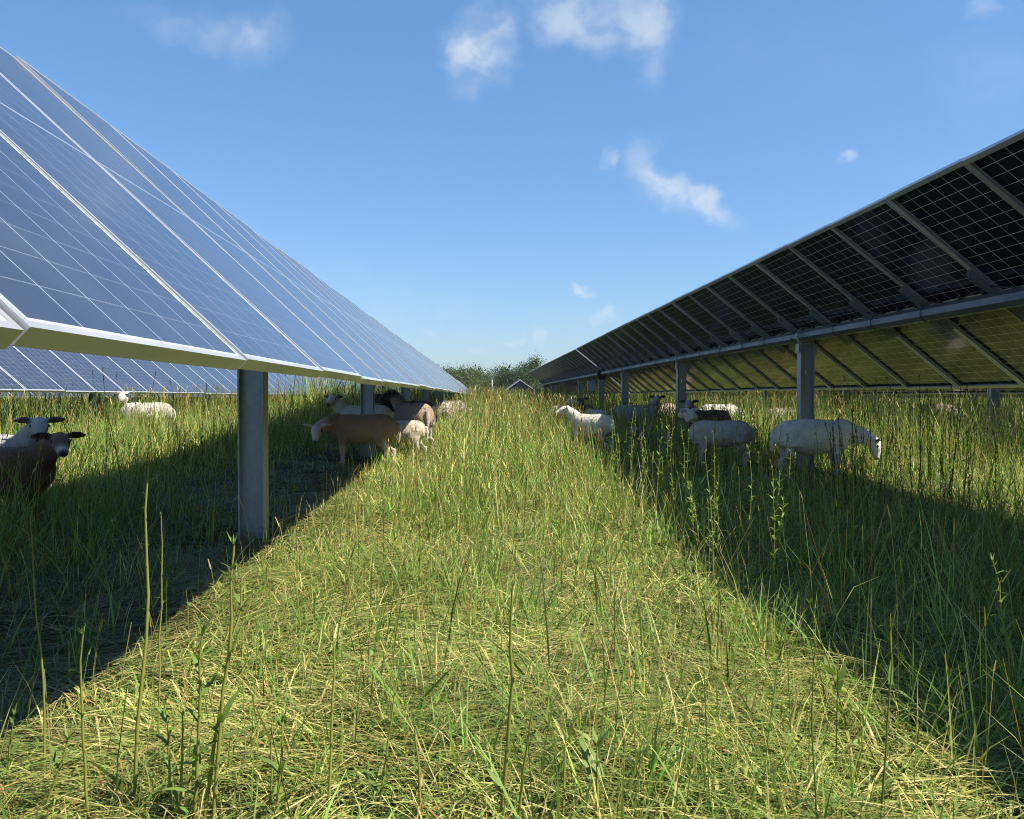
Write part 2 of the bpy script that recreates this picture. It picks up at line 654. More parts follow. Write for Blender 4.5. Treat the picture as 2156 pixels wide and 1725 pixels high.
ZL, ZR = CZ + .93, CZ + .86
def spaced(a, d, k):
    return [a + d * i for i in range(k)]
LY0 = 2.40 - PITCH * 3
build_tracker('solar_tracker', 'nearest solar row on the left with blue glass facing the grass lane', -1.484, ZL, 43.0, LY0, 42,
              [6.31, 12.7, 19.2, 26.3, 33.0, 40.0], near=True, sag=0.012)
ya = LY0 + PITCH * 42 + 0.45
build_tracker('solar_tracker', 'far solar row continuing the near left row towards the woods', -1.484, ZL + .02, 42.0, ya, 60, spaced(ya + 1.2, 7.0, 10), sag=0.03)
yb = ya + PITCH * 60 + 0.5
build_tracker('solar_tracker', 'farthest solar row at the end of the left line beside the shrubs', -1.484, ZL - .02, 42.5, yb, 40, spaced(yb + 1.2, 7.0, 6), sag=0.03)
RY0 = 5.93 - PITCH * 7
build_tracker('solar_tracker', 'solar row on the right seen from behind with dark gridded backs', 4.17, ZR, 38.8, RY0, 53,
              [RY0 + .6, 4.35, 11.2, 18.2, 25.3, 36.6, 43.3, 50.2, 56.5], near=True, back=True, motor=RY0 + PITCH * 28 + .12, sag=0.012)
# rows behind
build_tracker('solar_tracker', 'second solar row on the left seen under the nearest left row', -7.14, ZL - .05, 41.5, 1.2, 60, spaced(3.2, 7.0, 10), sag=0.015)
build_tracker('solar_tracker', 'second left solar row further off behind the sheep by the post', -7.14, ZL - .05, 41.0, 1.2 + 60 * PITCH + .5, 50, spaced(72.0, 7.0, 8), sag=0.03)
build_tracker('solar_tracker', 'third solar row on the left showing only its low edge above the grass', -12.8, ZL - .14, 41.5, 4.0, 80, spaced(6.0, 7.0, 13), sag=0.015)
build_tracker('solar_tracker', 'second solar row on the right showing its low edge behind the dark row', 9.83, ZR - .06, 38.8, 2.2, 60, spaced(3.0, 6.9, 10), sag=0.015)
build_tracker('solar_tracker', 'third solar row on the right showing as a thin strip above the tall grass', 15.5, ZR - .12, 38.8, 6.0, 60, spaced(7.0, 6.9, 10), sag=0.015)


# ------------------------------------------------------------------ sheep
def loft(bm, pts, rw, rh, up=None, n=14):
    """closed loft through pts; rw is the half width across, rh the half height along 'up'"""
    pts = [Vector(p) for p in pts]
    rings = []
    for i, p in enumerate(pts):
        t = (pts[min(i + 1, len(pts) - 1)] - pts[max(i - 1, 0)]).normalized()
        u = Vector(up) if up is not None else (Vector((0, 0, 1)) if abs(t.z) < 0.8 else Vector((1, 0, 0)))
        a = u - t * u.dot(t)
        if a.length < 1e-4:
            a = Vector((1, 0, 0)) - t * t.x
        a.normalize()
        b = t.cross(a)
        rings.append([bm.verts.new(p + a * (math.cos(2 * math.pi * k / n) * rh[i]) + b * (math.sin(2 * math.pi * k / n) * rw[i])) for k in range(n)])
    for i in range(len(rings) - 1):
        for k in range(n):
            bm.faces.new((rings[i][k], rings[i][(k + 1) % n], rings[i + 1][(k + 1) % n], rings[i + 1][k]))
    bm.faces.new(rings[0][::-1])
    bm.faces.new(rings[-1])


def sheep_material():
    m, nt, out = new_mat('sheep_coat')
    at_ = nt.add('ShaderNodeAttribute', attribute_name='tint')
    tc = nt.add('ShaderNodeTexCoord')
    n1 = nt.noise(tc.outputs['Object'], 9.0, 5, 0.65)
    n2 = nt.noise(tc.outputs['Object'], 90.0, 4, 0.7)
    f = nt.math('ADD', nt.math('MULTIPLY', n1, 0.6), nt.math('MULTIPLY', n2, 0.4))
    c = nt.mix(nt.ramp(f, .32, .68, 0.62, 0.0), at_.outputs['Color'], nt.mix(1.0, at_.outputs['Color'], rgba((.62, .56, .48)), 'MULTIPLY'))
    b = principled(nt, out, c, 0.85, spec=0.15, bump=nt.math('ADD', nt.math('MULTIPLY', n1, .5), n2), bump_d=0.012)
    b.inputs['Sheen Weight'].default_value = 0.25
    b.inputs['Sheen Roughness'].default_value = 0.5
    return m


M_SHEEP = sheep_material()
M_EYE = plain_material('dark_eye', (.012, .010, .008), 0.15, spec=0.6)
WHITE = (.66, .62, .54)


def rot_dir(pitch, yaw):
    p, y = R(pitch), R(yaw)
    return Vector((math.cos(p) * math.cos(y), math.cos(p) * math.sin(y), math.sin(p)))


def build_sheep(label, x, y, heading, scale=1.0, neck=(48, 0), head=(-25, 0), coat=WHITE, face=None, ear=None, leg=None, muzzle=None, nose=(.10, .07, .06),
                tail=None, poll=None, wool=0.0, lying=False, steps=(0, 0, 0, 0), neck_len=0.27, vox=0.014, belly=1.0, ear_up=5, back=None, ears_len=0.13, dz=0.0, look=None):
    """heading: degrees, 0 faces +X, 90 faces +Y; neck/head are (pitch, yaw) relative to the body"""
    if look is not None:                                       # head turned to the camera, 'look' degrees off it
        d = math.degrees(math.atan2(-y, -x)) + look - heading
        d = (d + 180) % 360 - 180
        head = (head[0], d)
        neck = (neck[0], d * .45)
    face = face or coat
    ear = ear or face
    leg = leg or coat
    tail = tail or coat
    poll = poll or face
    muzzle = muzzle or face
    back = back or coat
    bm = bmesh.new()
    chains = []                                                # (points, radii, colour function)

    def chain(pts, rw, rh, cols, up=None, n=14):
        loft(bm, pts, rw, rh, up, n)
        chains.append((pts, [max(a, b) for a, b in zip(rw, rh)], cols))
    L = -0.33 if lying else 0.0
    # torso: slightly pear shaped, deep chest, belly, sloping rump
    xs = [-.445, -.415, -.35, -.25, -.10, .05, .18, .29, .38, .43]
    zc = [.535, .525, .515, .508, .488 - .012 * (belly - 1), .484, .492, .505, .53, .555]
    hw = [.03, .095, .145, .170, .190 * belly, .188 * belly, .170, .140, .095, .04]
    hh = [.04, .115, .158, .176, .188 * belly, .190 * belly, .188, .175, .135, .06]
    chain([(a, 0, b + L) for a, b in zip(xs, zc)], hw, hh, [(0, coat), (1, coat)], n=20)
    # brisket
    chain([(.20, 0, .40 + L), (.32, 0, .42 + L), (.40, 0, .48 + L)], [.09, .095, .06], [.09, .10, .07], [(0, coat), (1, coat)])
    # neck
    nb = Vector((.33, 0, .575 + L))
    nd = rot_dir(*neck)
    hp = nb + nd * neck_len                                     # poll
    mid = nb.lerp(hp, .5) + Vector((0, 0, .012))
    chain([nb - Vector((.12, 0, .05)), nb, mid, hp], [.12, .105, .080, .060], [.115, .125, .100, .070], [(0, coat), (.55, coat), (1, poll)])
    # head
    hd = rot_dir(head[0], head[1])
    hu = Vector((0, 0, 1)) - hd * hd.z
    if hu.length < 0.2:
        hu = rot_dir(neck[0], neck[1]) + Vector((0, 0, .01))
        hu = hu - hd * hu.dot(hd)
    hu.normalize()
    hs = hd.cross(hu).normalized()
    o = hp - hd * .045
    ds = [0, .04, .085, .125, .165, .205, .235, .25]
    wds = [.035, .060, .068, .064, .050, .042, .038, .022]
    hts = [.040, .064, .070, .066, .054, .043, .036, .022]
    ups = [0, .004, .004, -.002, -.008, -.012, -.016, -.018]
    chain([o + hd * a + hu * b for a, b in zip(ds, ups)], wds, hts, [(0, poll), (.35, face), (.62, face), (.76, muzzle), (.885, muzzle), (.93, nose), (1, nose)], up=hu, n=16)
    # jaw
    chain([o + hd * .05 - hu * .035, o + hd * .12 - hu * .050, o + hd * .20 - hu * .040, o + hd * .232 - hu * .034], [.030, .036, .027, .020], [.026, .028, .020, .015],
          [(0, face), (.5, face), (.8, muzzle), (1, muzzle)], up=hu, n=10)
    # brow ridges
    for s in (-1, 1):
        c = o + hd * .080 + hs * (.048 * s) + hu * .032
        chain([c - hd * .022, c - hd * .004, c + hd * .012], [.010, .014, .008], [.010, .014, .008], [(0, face), (1, face)], up=hu, n=8)
    # ears
    for s in (-1, 1):
        e0 = o + hd * .032 + hs * (.048 * s) + hu * .026
        ed = (hs * s + hu * math.tan(R(ear_up)) - hd * .18).normalized()
        q = [e0, e0 + ed * ears_len * .3, e0 + ed * ears_len * .65 - hu * .004, e0 + ed * ears_len - hu * .012]
        chain(q, [.016, .015, .013, .009], [.017, .034, .034, .010], [(0, face), (.25, ear), (1, ear)], up=hu, n=10)
    # legs
    if not lying:
        dark = tuple(c * .35 for c in leg)
        for i, s in ((0, -1), (1, 1)):
            f = steps[i]
            p = [(.24, .085 * s, .47), (.24, .098 * s, .35), (.255 + f * .35, .092 * s, .205), (.250 + f * .8, .088 * s, .065), (.262 + f, .088 * s, .03), (.275 + f, .088 * s, -.005)]
            chain(p, [.075, .050, .031, .021, .024, .028], [.10, .062, .034, .022, .026, .030], [(0, coat), (.3, coat), (.5, leg), (.88, leg), (.93, dark), (1, dark)])
        for i, s in ((2, -1), (3, 1)):
            f = steps[i]
            p = [(-.27, .085 * s, .52), (-.25, .105 * s, .38), (-.285, .100 * s, .31), (-.375 + f * .6, .092 * s, .215), (-.350 + f * .9, .090 * s, .07), (-.335 + f, .090 * s, .03), (-.320 + f, .090 * s, -.005)]
            chain(p, [.085, .080, .058, .030, .022, .025, .028], [.13, .115, .080, .040, .023, .027, .031], [(0, coat), (.3, coat), (.5, leg), (.88, leg), (.93, dark), (1, dark)])
    else:
        for s in (-1, 1):
            chain([(.22, .12 * s, .12), (.34, .15 * s, .07), (.20, .17 * s, .03)], [.06, .04, .03], [.06, .04, .03], [(0, leg), (1, leg)])
            chain([(-.22, .14 * s, .14), (-.08, .19 * s, .08), (-.25, .20 * s, .03)], [.10, .06, .03], [.10, .06, .03], [(0, leg), (1, leg)])
    # tail
    chain([(-.405, 0, .60 + L), (-.452, 0, .56 + L), (-.478, .006, .47 + L), (-.475, .010, .36 + L), (-.468, .01, .30 + L)], [.030, .034, .030, .022, .010], [.030, .034, .028, .02, .010], [(0, coat), (.3, tail), (1, tail)], n=10)
    me0 = bpy.data.meshes.new('sheep_parts')
    bmesh.ops.recalc_face_normals(bm, faces=bm.faces)
    bm.to_mesh(me0)
    bm.free()
    tmp = bpy.data.objects.new('tmp_sheep', me0)
    col.objects.link(tmp)
    r = tmp.modifiers.new('r', 'REMESH')
    r.mode = 'VOXEL'
    r.voxel_size = vox
    r.use_smooth_shade = True
    s_ = tmp.modifiers.new('s', 'SMOOTH')
    s_.factor = 0.5
    s_.iterations = 3
    dg = bpy.context.evaluated_depsgraph_get()
    me = bpy.data.meshes.new_from_object(tmp.evaluated_get(dg))
    bpy.data.objects.remove(tmp)
    bpy.data.meshes.remove(me0)
    nv = len(me.vertices)
    co = np.empty(nv * 3, dtype=np.float32)
    me.vertices.foreach_get('co', co)
    co = co.reshape(-1, 3).astype(float)
    # colours from the nearest limb
    best = np.full(nv, 1e9)
    colr = np.zeros((nv, 3))
    for pts, rad, cols in chains:
        P = np.array([list(p) for p in pts])
        seg = np.linalg.norm(np.diff(P, axis=0), axis=1)
        cum = np.concatenate([[0], np.cumsum(seg)]) / seg.sum()
        for k in range(len(P) - 1):
            a, b = P[k], P[k + 1]
            ab = b - a
            tt = np.clip(((co - a) @ ab) / (ab @ ab), 0, 1)
            dist = np.linalg.norm(co - (a + tt[:, None] * ab), axis=1)
            rr = rad[k] * (1 - tt) + rad[k + 1] * tt
            dn = dist - rr
            pos = cum[k] + (cum[k + 1] - cum[k]) * tt
            ck = [c[0] for c in cols]
            cc = np.stack([np.interp(pos, ck, [c[1][j] for c in cols]) for j in range(3)], 1)
            w = dn < best
            best[w] = dn[w]
            colr[w] = cc[w]
    # soften the colour borders over the mesh
    ne = len(me.edges)
    ed = np.empty(ne * 2, dtype=np.int32)
    me.edges.foreach_get('vertices', ed)
    ed = ed.reshape(-1, 2)
    for _ in range(3):
        acc = colr.copy()
        cnt = np.ones(nv)
        np.add.at(acc, ed[:, 0], colr[ed[:, 1]])
        np.add.at(acc, ed[:, 1], colr[ed[:, 0]])
        np.add.at(cnt, ed[:, 0], 1)
        np.add.at(cnt, ed[:, 1], 1)
        colr = acc / cnt[:, None]
    # coat of the back
    if back != coat:
        f = np.clip((co[:, 2] - L - .50) / .14, 0, 1)[:, None] * (np.abs(co[:, 0]) < .46)[:, None]
        body = (np.linalg.norm(colr - np.array(coat), axis=1) < .05)[:, None]
        colr = np.where(body, colr * (1 - f) + np.array(back) * f, colr)
    amp = 0.004 + wool
    nrm = np.empty(nv * 3, dtype=np.float32)
    me.vertices.foreach_get('normal', nrm)
    nrm = nrm.reshape(-1, 3)
    ph = (x * 3 + y) % 6
    disp = np.sin(co[:, 0] * 21 + ph) * np.sin(co[:, 1] * 25 + 1.3 * ph) * np.sin(co[:, 2] * 23 + .5 * ph) * 1.1
    disp += np.sin(co[:, 0] * 55 + 2 * ph) * np.sin(co[:, 2] * 61 + ph) * np.sin(co[:, 1] * 47) * (1.6 if wool else .4)
    torso = np.clip((co[:, 2] - L - .33) / .08, 0, 1) * np.clip((.36 - co[:, 0]) / .1, 0, 1)
    co = co + nrm * (disp * amp * torso)[:, None]
    me.vertices.foreach_set('co', co.astype(np.float32).ravel())
    a = me.attributes.new('tint', 'FLOAT_COLOR', 'POINT')
    c4 = np.ones((nv, 4), dtype=np.float32)
    c4[:, :3] = colr
    a.data.foreach_set('color', c4.ravel())
    me.materials.clear()
    me.materials.append(M_SHEEP)
    me.name = 'sheep'
    ob = link('sheep', me, None, (x, y, gz(x, y) + dz), (0, 0, R(heading)))
    ob.scale = (scale,) * 3
    tag(ob, label, 'sheep', 'sheep of the grazing flock')
    # short fleece: small locks lying along the body
    me.calc_loop_triangles()
    nt_ = len(me.loop_triangles)
    tri = np.empty(nt_ * 3, dtype=np.int32)
    me.loop_triangles.foreach_get('vertices', tri)
    tri = tri.reshape(-1, 3)
    A, B_, C_ = co[tri[:, 0]], co[tri[:, 1]], co[tri[:, 2]]
    cr = np.cross(B_ - A, C_ - A)
    ar = np.linalg.norm(cr, axis=1)
    rn = np.random.default_rng(int(abs(x * 97 + y * 31)) + 3)
    nf = 15000
    pick = rn.choice(nt_, nf, p=ar / ar.sum())
    w1, w2 = rn.uniform(size=nf), rn.uniform(size=nf)
    fl = w1 + w2 > 1
    w1[fl], w2[fl] = 1 - w1[fl], 1 - w2[fl]
    P = A[pick] + (B_ - A)[pick] * w1[:, None] + (C_ - A)[pick] * w2[:, None]
    Nn = cr[pick] / np.maximum(ar[pick], 1e-12)[:, None]
    hc = np.array(o + hd * .12)
    ok = (np.linalg.norm(P - hc, axis=1) > .20) & (P[:, 2] > L + .30) & (P[:, 0] > -.47)
    P, Nn, ci = P[ok], Nn[ok], colr[tri[pick[ok], 0]]
    nf = len(P)
    lie = np.array([-.75, 0, -.65]) + rn.normal(0, .35, (nf, 3))
    dv = lie - Nn * (lie * Nn).sum(1)[:, None]
    dv = dv / np.linalg.norm(dv, axis=1)[:, None] + Nn * rn.uniform(.25, .7, nf)[:, None]
    dv /= np.linalg.norm(dv, axis=1)[:, None]
    ln = rn.uniform(.012, .026, nf) * (1.9 if wool else 1.0)
    sd = np.cross(dv, Nn)
    sd /= np.maximum(np.linalg.norm(sd, axis=1), 1e-6)[:, None]
    wd = rn.uniform(.0035, .0075, nf) * (1.4 if wool else 1.0)
    root_ = P - Nn * .003
    tip_ = root_ + dv * ln[:, None]
    vv = np.stack([root_ - sd * wd[:, None] * .5, root_ + sd * wd[:, None] * .5, tip_ + sd * wd[:, None] * .12, tip_ - sd * wd[:, None] * .12], 1).reshape(-1, 3)
    clump = 1 + .16 * np.sin(P[:, 0] * 43 + ph) * np.sin(P[:, 2] * 39 + 2 * ph) + .10 * np.sin(P[:, 0] * 17 - P[:, 2] * 21)
    dirt = np.clip(np.sin(P[:, 0] * 9 + ph * 2) * np.sin(P[:, 2] * 12 + ph) - .35, 0, 1)[:, None] * .55
    fc = ci * (rn.uniform(.82, 1.15, nf) * clump)[:, None]
    fc = fc * (1 - dirt) + ci * np.array([.66, .55, .42]) * dirt
    fm = mesh_np('fleece', vv, np.arange(nf * 4).reshape(-1, 4), mats=[M_SHEEP], colors=np.repeat(fc, 4, 0))
    link('fleece', fm, ob)
    for s in (-1, 1):
        e = MB()
        c = o + hd * .092 + hs * (.0615 * s) + hu * .014
        bmesh.ops.create_uvsphere(e.bm, u_segments=10, v_segments=8, radius=.0150, matrix=Matrix.Translation(c))
        for f in e.bm.faces:
            f.smooth = True
        e.build('eye', M_EYE, ob)
    return ob


def sx(px, Y):
    return at(px, VPY, Y)[0]


DARK = (.022, .014, .011)
BRN = (.42, .25, .135)
GREY = (.30, .28, .25)
# left foreground
build_sheep('dark brown sheep with white muzzle facing the camera at the left edge', sx(62, 7.2) - .26, 7.20, 2, 1.0, neck=(38, -30), head=(-28, -97), look=6, coat=(.135, .058, .034), face=(.17, .10, .068),
            poll=(.17, .11, .08), ear=(.05, .03, .025), muzzle=(.58, .56, .54), nose=(.05, .045, .045), ear_up=0, vox=.010, ears_len=.15, leg=(.03, .015, .01), dz=-.06)
build_sheep('white faced sheep with dark ears looking over the back of the dark brown sheep', sx(40, 7.7) - .26, 7.62, 3, 1.0, neck=(46, -30), head=(-32, -98), look=-2, coat=(.42, .41, .40), face=(.42, .41, .40),
            ear=(.10, .085, .08), nose=(.06, .05, .05), ear_up=2, vox=.010, ears_len=.15, dz=.02)
build_sheep('white sheep standing in the sunlit tall grass left of the near post', sx(308, 16), 16.0, 183, 1.0, neck=(62, -10), head=(-15, -35), vox=.014)
# left group under the near row
build_sheep('tan brown sheep with pale face grazing in the shade by the second post', sx(762, 11.7), 11.75, 176, 1.0, neck=(-14, 30), head=(-58, 80), look=-8, coat=BRN, face=(.62, .55, .47), ear=(.62, .52, .44), poll=(.5, .42, .34),
            leg=(.52, .42, .32), tail=(.42, .30, .20), nose=(.09, .06, .06), vox=.011, ears_len=.14, neck_len=.30, back=(.31, .175, .095), steps=(.05, -.03, -.02, .06))
build_sheep('white sheep behind the second post with its head turned to the camera', sx(765, 14.3), 14.4, 178, 1.0, neck=(50, 25), head=(-22, 55), look=-25, ear=(.12, .09, .08), vox=.013)
build_sheep('dark headed fawn sheep turned away with sunlit rump behind the grazing brown one', sx(868, 12.9), 13.0, 118, 1.1, neck=(52, 30), head=(-18, 60), coat=(.38, .29, .215), face=(.035, .028, .026), poll=(.05, .04, .035),
            ear=(.03, .025, .022), tail=(.45, .37, .29), leg=(.6, .5, .4), vox=.012, ears_len=.14)
build_sheep('small cream lamb stepping out behind the tail of the brown sheep', sx(842, 12.3), 12.35, 168, .80, neck=(5, 10), head=(-45, 10), coat=(.60, .52, .41), vox=.013, steps=(.04, -.12, -.08, .10))
build_sheep('black sheep with only head and back showing under the far left panels', sx(862, 15.6), 15.7, 195, 1.0, neck=(40, 0), head=(-20, 60), coat=(.018, .015, .015), face=(.018, .015, .015), vox=.014)
build_sheep('cream sheep grazing alone in the sunlit lane beyond the left group', sx(950, 19.5), 19.5, 55, .95, neck=(-30, 0), head=(-60, 0), coat=(.62, .56, .46), vox=.015, wool=.004)
# right group
build_sheep('white sheep in sunlight at the lane edge seen from behind with head turned left', sx(1246, 14.0), 14.0, 128, .98, neck=(38, 8), head=(-16, 42), coat=(.70, .65, .55), vox=.011, steps=(0, 0, .05, -.05), ears_len=.13, ear_up=12)
build_sheep('white headed sheep looking right behind the sunlit sheep at the lane edge', sx(1180, 22), 22.0, 60, .95, neck=(60, -30), head=(-18, -60), coat=(.55, .44, .34), face=(.7, .66, .6), vox=.015)
build_sheep('black sheep with spread ears facing the camera by the right motor post', sx(1234, 19.6), 19.8, 250, 1.0, neck=(50, 10), head=(-20, 10), look=0, coat=(.02, .018, .018), face=(.015, .013, .013), vox=.014, ears_len=.15)
build_sheep('white rumped sheep with black flank grazing beside the black sheep', sx(1256, 17.8), 17.9, 105, .9, neck=(-20, 0), head=(-60, 0), coat=(.48, .47, .45), face=(.03, .03, .03), leg=(.05, .045, .04), tail=(.03, .03, .03), vox=.014)
build_sheep('grey white sheep standing in shade looking at the camera with dark ears', sx(1342, 19), 19.2, -20, 1.08, neck=(60, -20), head=(-22, -70), look=0, coat=(.36, .35, .33), face=(.36, .35, .34), ear=(.06, .05, .05), vox=.013)
build_sheep('cream sheep grazing in the sun beyond the shaded grey sheep', sx(1392, 24), 24.0, 20, .95, neck=(-30, 0), head=(-60, 0), coat=(.66, .54, .42), vox=.016, wool=.004)
build_sheep('brown grey sheep lying in the shade between two right hand posts', sx(1398, 14.2), 14.3, 190, .9, neck=(40, 10), head=(-20, 40), coat=(.16, .115, .09), face=(.26, .21, .17), vox=.013, lying=True)
build_sheep('dark woolly grey sheep with pale face looking at the camera in shade', sx(1497, 15.2), 15.4, 205, .98, neck=(58, 30), head=(-24, 60), look=0, coat=(.135, .11, .09), face=(.30, .28, .27), ear=(.06, .05, .05), muzzle=(.40, .38, .37), vox=.012, wool=.006)
build_sheep('bright white sheep grazing in the sun behind the dark woolly sheep', sx(1512, 21), 21.0, 15, 1.0, neck=(-25, 0), head=(-60, 0), coat=(.72, .70, .64), vox=.015)
build_sheep('white sheep standing among leafy stems in shade with head turned away', sx(1520, 11.8), 11.9, 172, .93, neck=(60, -15), head=(-10, -55), coat=(.55, .51, .45), face=(.58, .55, .5), vox=.010, ears_len=.13, ear_up=8, tail=(.5, .47, .42), neck_len=.25)
build_sheep('large white sheep with shorn coat grazing below the right post', sx(1716, 10.5), 10.55, -3, 1.02, neck=(-22, -2), head=(-78, -10), coat=(.80, .77, .69), face=(.72, .68, .60), ear=(.16, .14, .13), leg=(.58, .54, .5), vox=.010, belly=1.10,
            steps=(0, .02, -.06, .10), neck_len=.40, ears_len=.12)
build_sheep('cream woolly sheep grazing far off beneath the second right row', sx(1972, 20.5), 20.6, 150, 1.0, neck=(-30, 0), head=(-60, 0), coat=(.60, .50, .40), vox=.016, wool=.010)
build_sheep('small cream sheep barely showing above the grass left of the right post', sx(1644, 20.3), 20.3, 30, .92, neck=(-30, 0), head=(-60, 0), coat=(.66, .56, .46), vox=.016, wool=.004)


# ------------------------------------------------------------------ grass
def leaf_material(name, trans=0.35, rough=0.55, spec=0.25):
    m, nt, out = new_mat(name)
    a = nt.add('ShaderNodeAttribute', attribute_name='tint')
    b = principled(nt, None, a.outputs['Color'], rough, spec=spec)
    t = nt.add('ShaderNodeBsdfTranslucent')
    nt.put(t.inputs[0], nt.mix(1.0, a.outputs['Color'], rgba((1.15, 1.25, .6)), 'MULTIPLY'))
    mx = nt.add('ShaderNodeMixShader')
    mx.inputs[0].default_value = trans
    nt.l.new(b.outputs[0], mx.inputs[1])
    nt.l.new(t.outputs[0], mx.inputs[2])
    nt.l.new(mx.outputs[0], out.inputs[0])
    return m


M_GRASS = leaf_material('grass_blades', 0.26, 0.5, 0.22)
M_LEAF = leaf_material('leaves', 0.3)


class Blades:
    def __init__(self):
        self.v, self.q, self.c = [], [], []
        self.nv = 0

    def add(self, pos, length, width, yaw, e0, e1, colr, segs=2, tip=0.12, twist=None):
        N = len(pos)
        if N == 0:
            return
        t = np.linspace(0, 1, segs + 1)
        cen = np.zeros((N, segs + 1, 3))
        cen[:, 0] = pos
        cy, sy = np.cos(yaw), np.sin(yaw)
        for k in range(segs):
            tm = (k + .5) / segs
            e = e0 + (e1 - e0) * tm
            st = length / segs
            cen[:, k + 1, 0] = cen[:, k, 0] + np.cos(e) * cy * st
            cen[:, k + 1, 1] = cen[:, k, 1] + np.cos(e) * sy * st
            cen[:, k + 1, 2] = cen[:, k, 2] + np.sin(e) * st
        fa = yaw + np.pi / 2 if twist is None else twist
        side = np.stack([np.cos(fa), np.sin(fa), np.zeros(N)], 1)
        wt = np.interp(t, [0, .35, 1], [.75, 1.0, tip])
        off = side[:, None, :] * (width[:, None] * wt[None, :] * .5)[:, :, None]
        v = np.stack([cen - off, cen + off], 2).reshape(N, (segs + 1) * 2, 3)
        base = self.nv + np.arange(N)[:, None] * (segs + 1) * 2
        for k in range(segs):
            self.q.append(base + np.array([2 * k, 2 * k + 1, 2 * k + 3, 2 * k + 2])[None, :])
        self.v.append(v.reshape(-1, 3).astype(np.float32))
        cc = np.repeat(colr[:, None, :], (segs + 1) * 2, 1)
        self.c.append(cc.reshape(-1, 3).astype(np.float32))
        self.nv += N * (segs + 1) * 2

    def build(self, name, mat, **kw):
        me = mesh_np(name, np.concatenate(self.v), np.concatenate(self.q), mats=[mat], colors=np.concatenate(self.c))
        return tag(link(name, me), **kw)


def patch(x, y, s, ph):
    return (np.sin(x * s + ph) * np.sin(y * s * .9 + 2.1 * ph) + .6 * np.sin((x + y) * s * 1.9 + ph * 1.7) + .5 * np.sin((x - 1.4 * y) * s * 2.7 + .3 * ph)) / 2.1


def sample_field(y0, y1, dens, margin=1.0, half=0.70):
    """points in the viewed wedge of the field between the distances y0 and y1; dens per square metre"""
    area = half * (y1 ** 2 - y0 ** 2) + 2 * margin * (y1 - y0)
    n = int(area * dens)
    ys = np.sqrt(rng.uniform(y0 ** 2, y1 ** 2, n))
    xs = rng.uniform(-1, 1, n) * (half * ys + margin) + 0.03 * ys
    return xs, ys


STRAW = np.array([.47, .39, .165])
OLIVE = np.array([.255, .275, .064])
GREEN = np.array([.110, .195, .036])
DGREEN = np.array([.045, .098, .018])
RUST = np.array([.30, .17, .06])


def mixc(n, weights, var=0.42):
    pal = np.stack([STRAW, OLIVE, GREEN, DGREEN, RUST])
    w = np.asarray(weights, dtype=float)
    if w.ndim == 1:
        w = np.repeat(w[None], n, 0)
    w = w / w.sum(1, keepdims=True)
    u = rng.uniform(0, 1, n)
    idx = (u[:, None] > np.cumsum(w, 1)).sum(1).clip(0, 4)
    c = pal[idx]
    j = rng.integers(0, 5, n)
    c = c * .8 + pal[j] * .2
    return c * rng.uniform(1 - var, 1 + var, (n, 1))


def zones(x, y):
    """height of the standing grass and how thick it stands"""
    lane = (x > -1.35) & (x < 1.45)
    undl = (x <= -1.35) & (x > -4.2)
    back_l = x <= -4.2
    undr = (x >= 1.45) & (x < 4.4)
    h = np.where(lane, np.interp(y, [0, 5, 9, 13, 18, 40], [.19, .22, .30, .42, .54, .60]) * np.interp(x, [-1.35, -.8, -.3], [.45, .7, 1.0]), 0)
    d = np.where(lane, np.interp(y, [0, 4, 7, 14], [.70, .85, 1.1, 1.15]), 0)
    h = np.where(undl, np.interp(y, [0, 6, 9, 13, 16, 20, 40], [.27, .24, .12, .12, .26, .48, .60]) * np.interp(x, [-4.2, -3.2, -2.2, -1.35], [2.1, 1.75, 1.0, .7]), h)
    d = np.where(undl, np.interp(y, [0, 6, 12.5, 16], [.45, .33, .28, .9]) * np.interp(x, [-4.2, -3.1, -2.3, -1.5], [3.2, 2.8, 1.5, .5]), d)
    h = np.where(back_l, np.interp(y, [0, 8, 14, 40], [.42, .50, .50, .58]), h)
    d = np.where(back_l, 1.1, d)
    h = np.where(undr, np.interp(y, [0, 5, 8, 9.6, 11.5, 13, 16, 40], [.28, .30, .26, .13, .14, .32, .46, .58]), h)
    d = np.where(undr, np.interp(y, [0, 6, 10, 14], [.7, .75, .8, 1.0]), d)
    br = x >= 4.4
    h = np.where(br, np.interp(y, [0, 8, 9.6, 11, 13, 40], [.45, .40, .22, .28, .56, .64]), h)
    d = np.where(br, 1.1, d)
    return h, d


def keep(x, y):
    """outside posts and clear of the nearest low edge"""
    k = np.ones(len(x), dtype=bool)
    k &= ~((np.abs(x) < .12) & (y < .8))
    return k


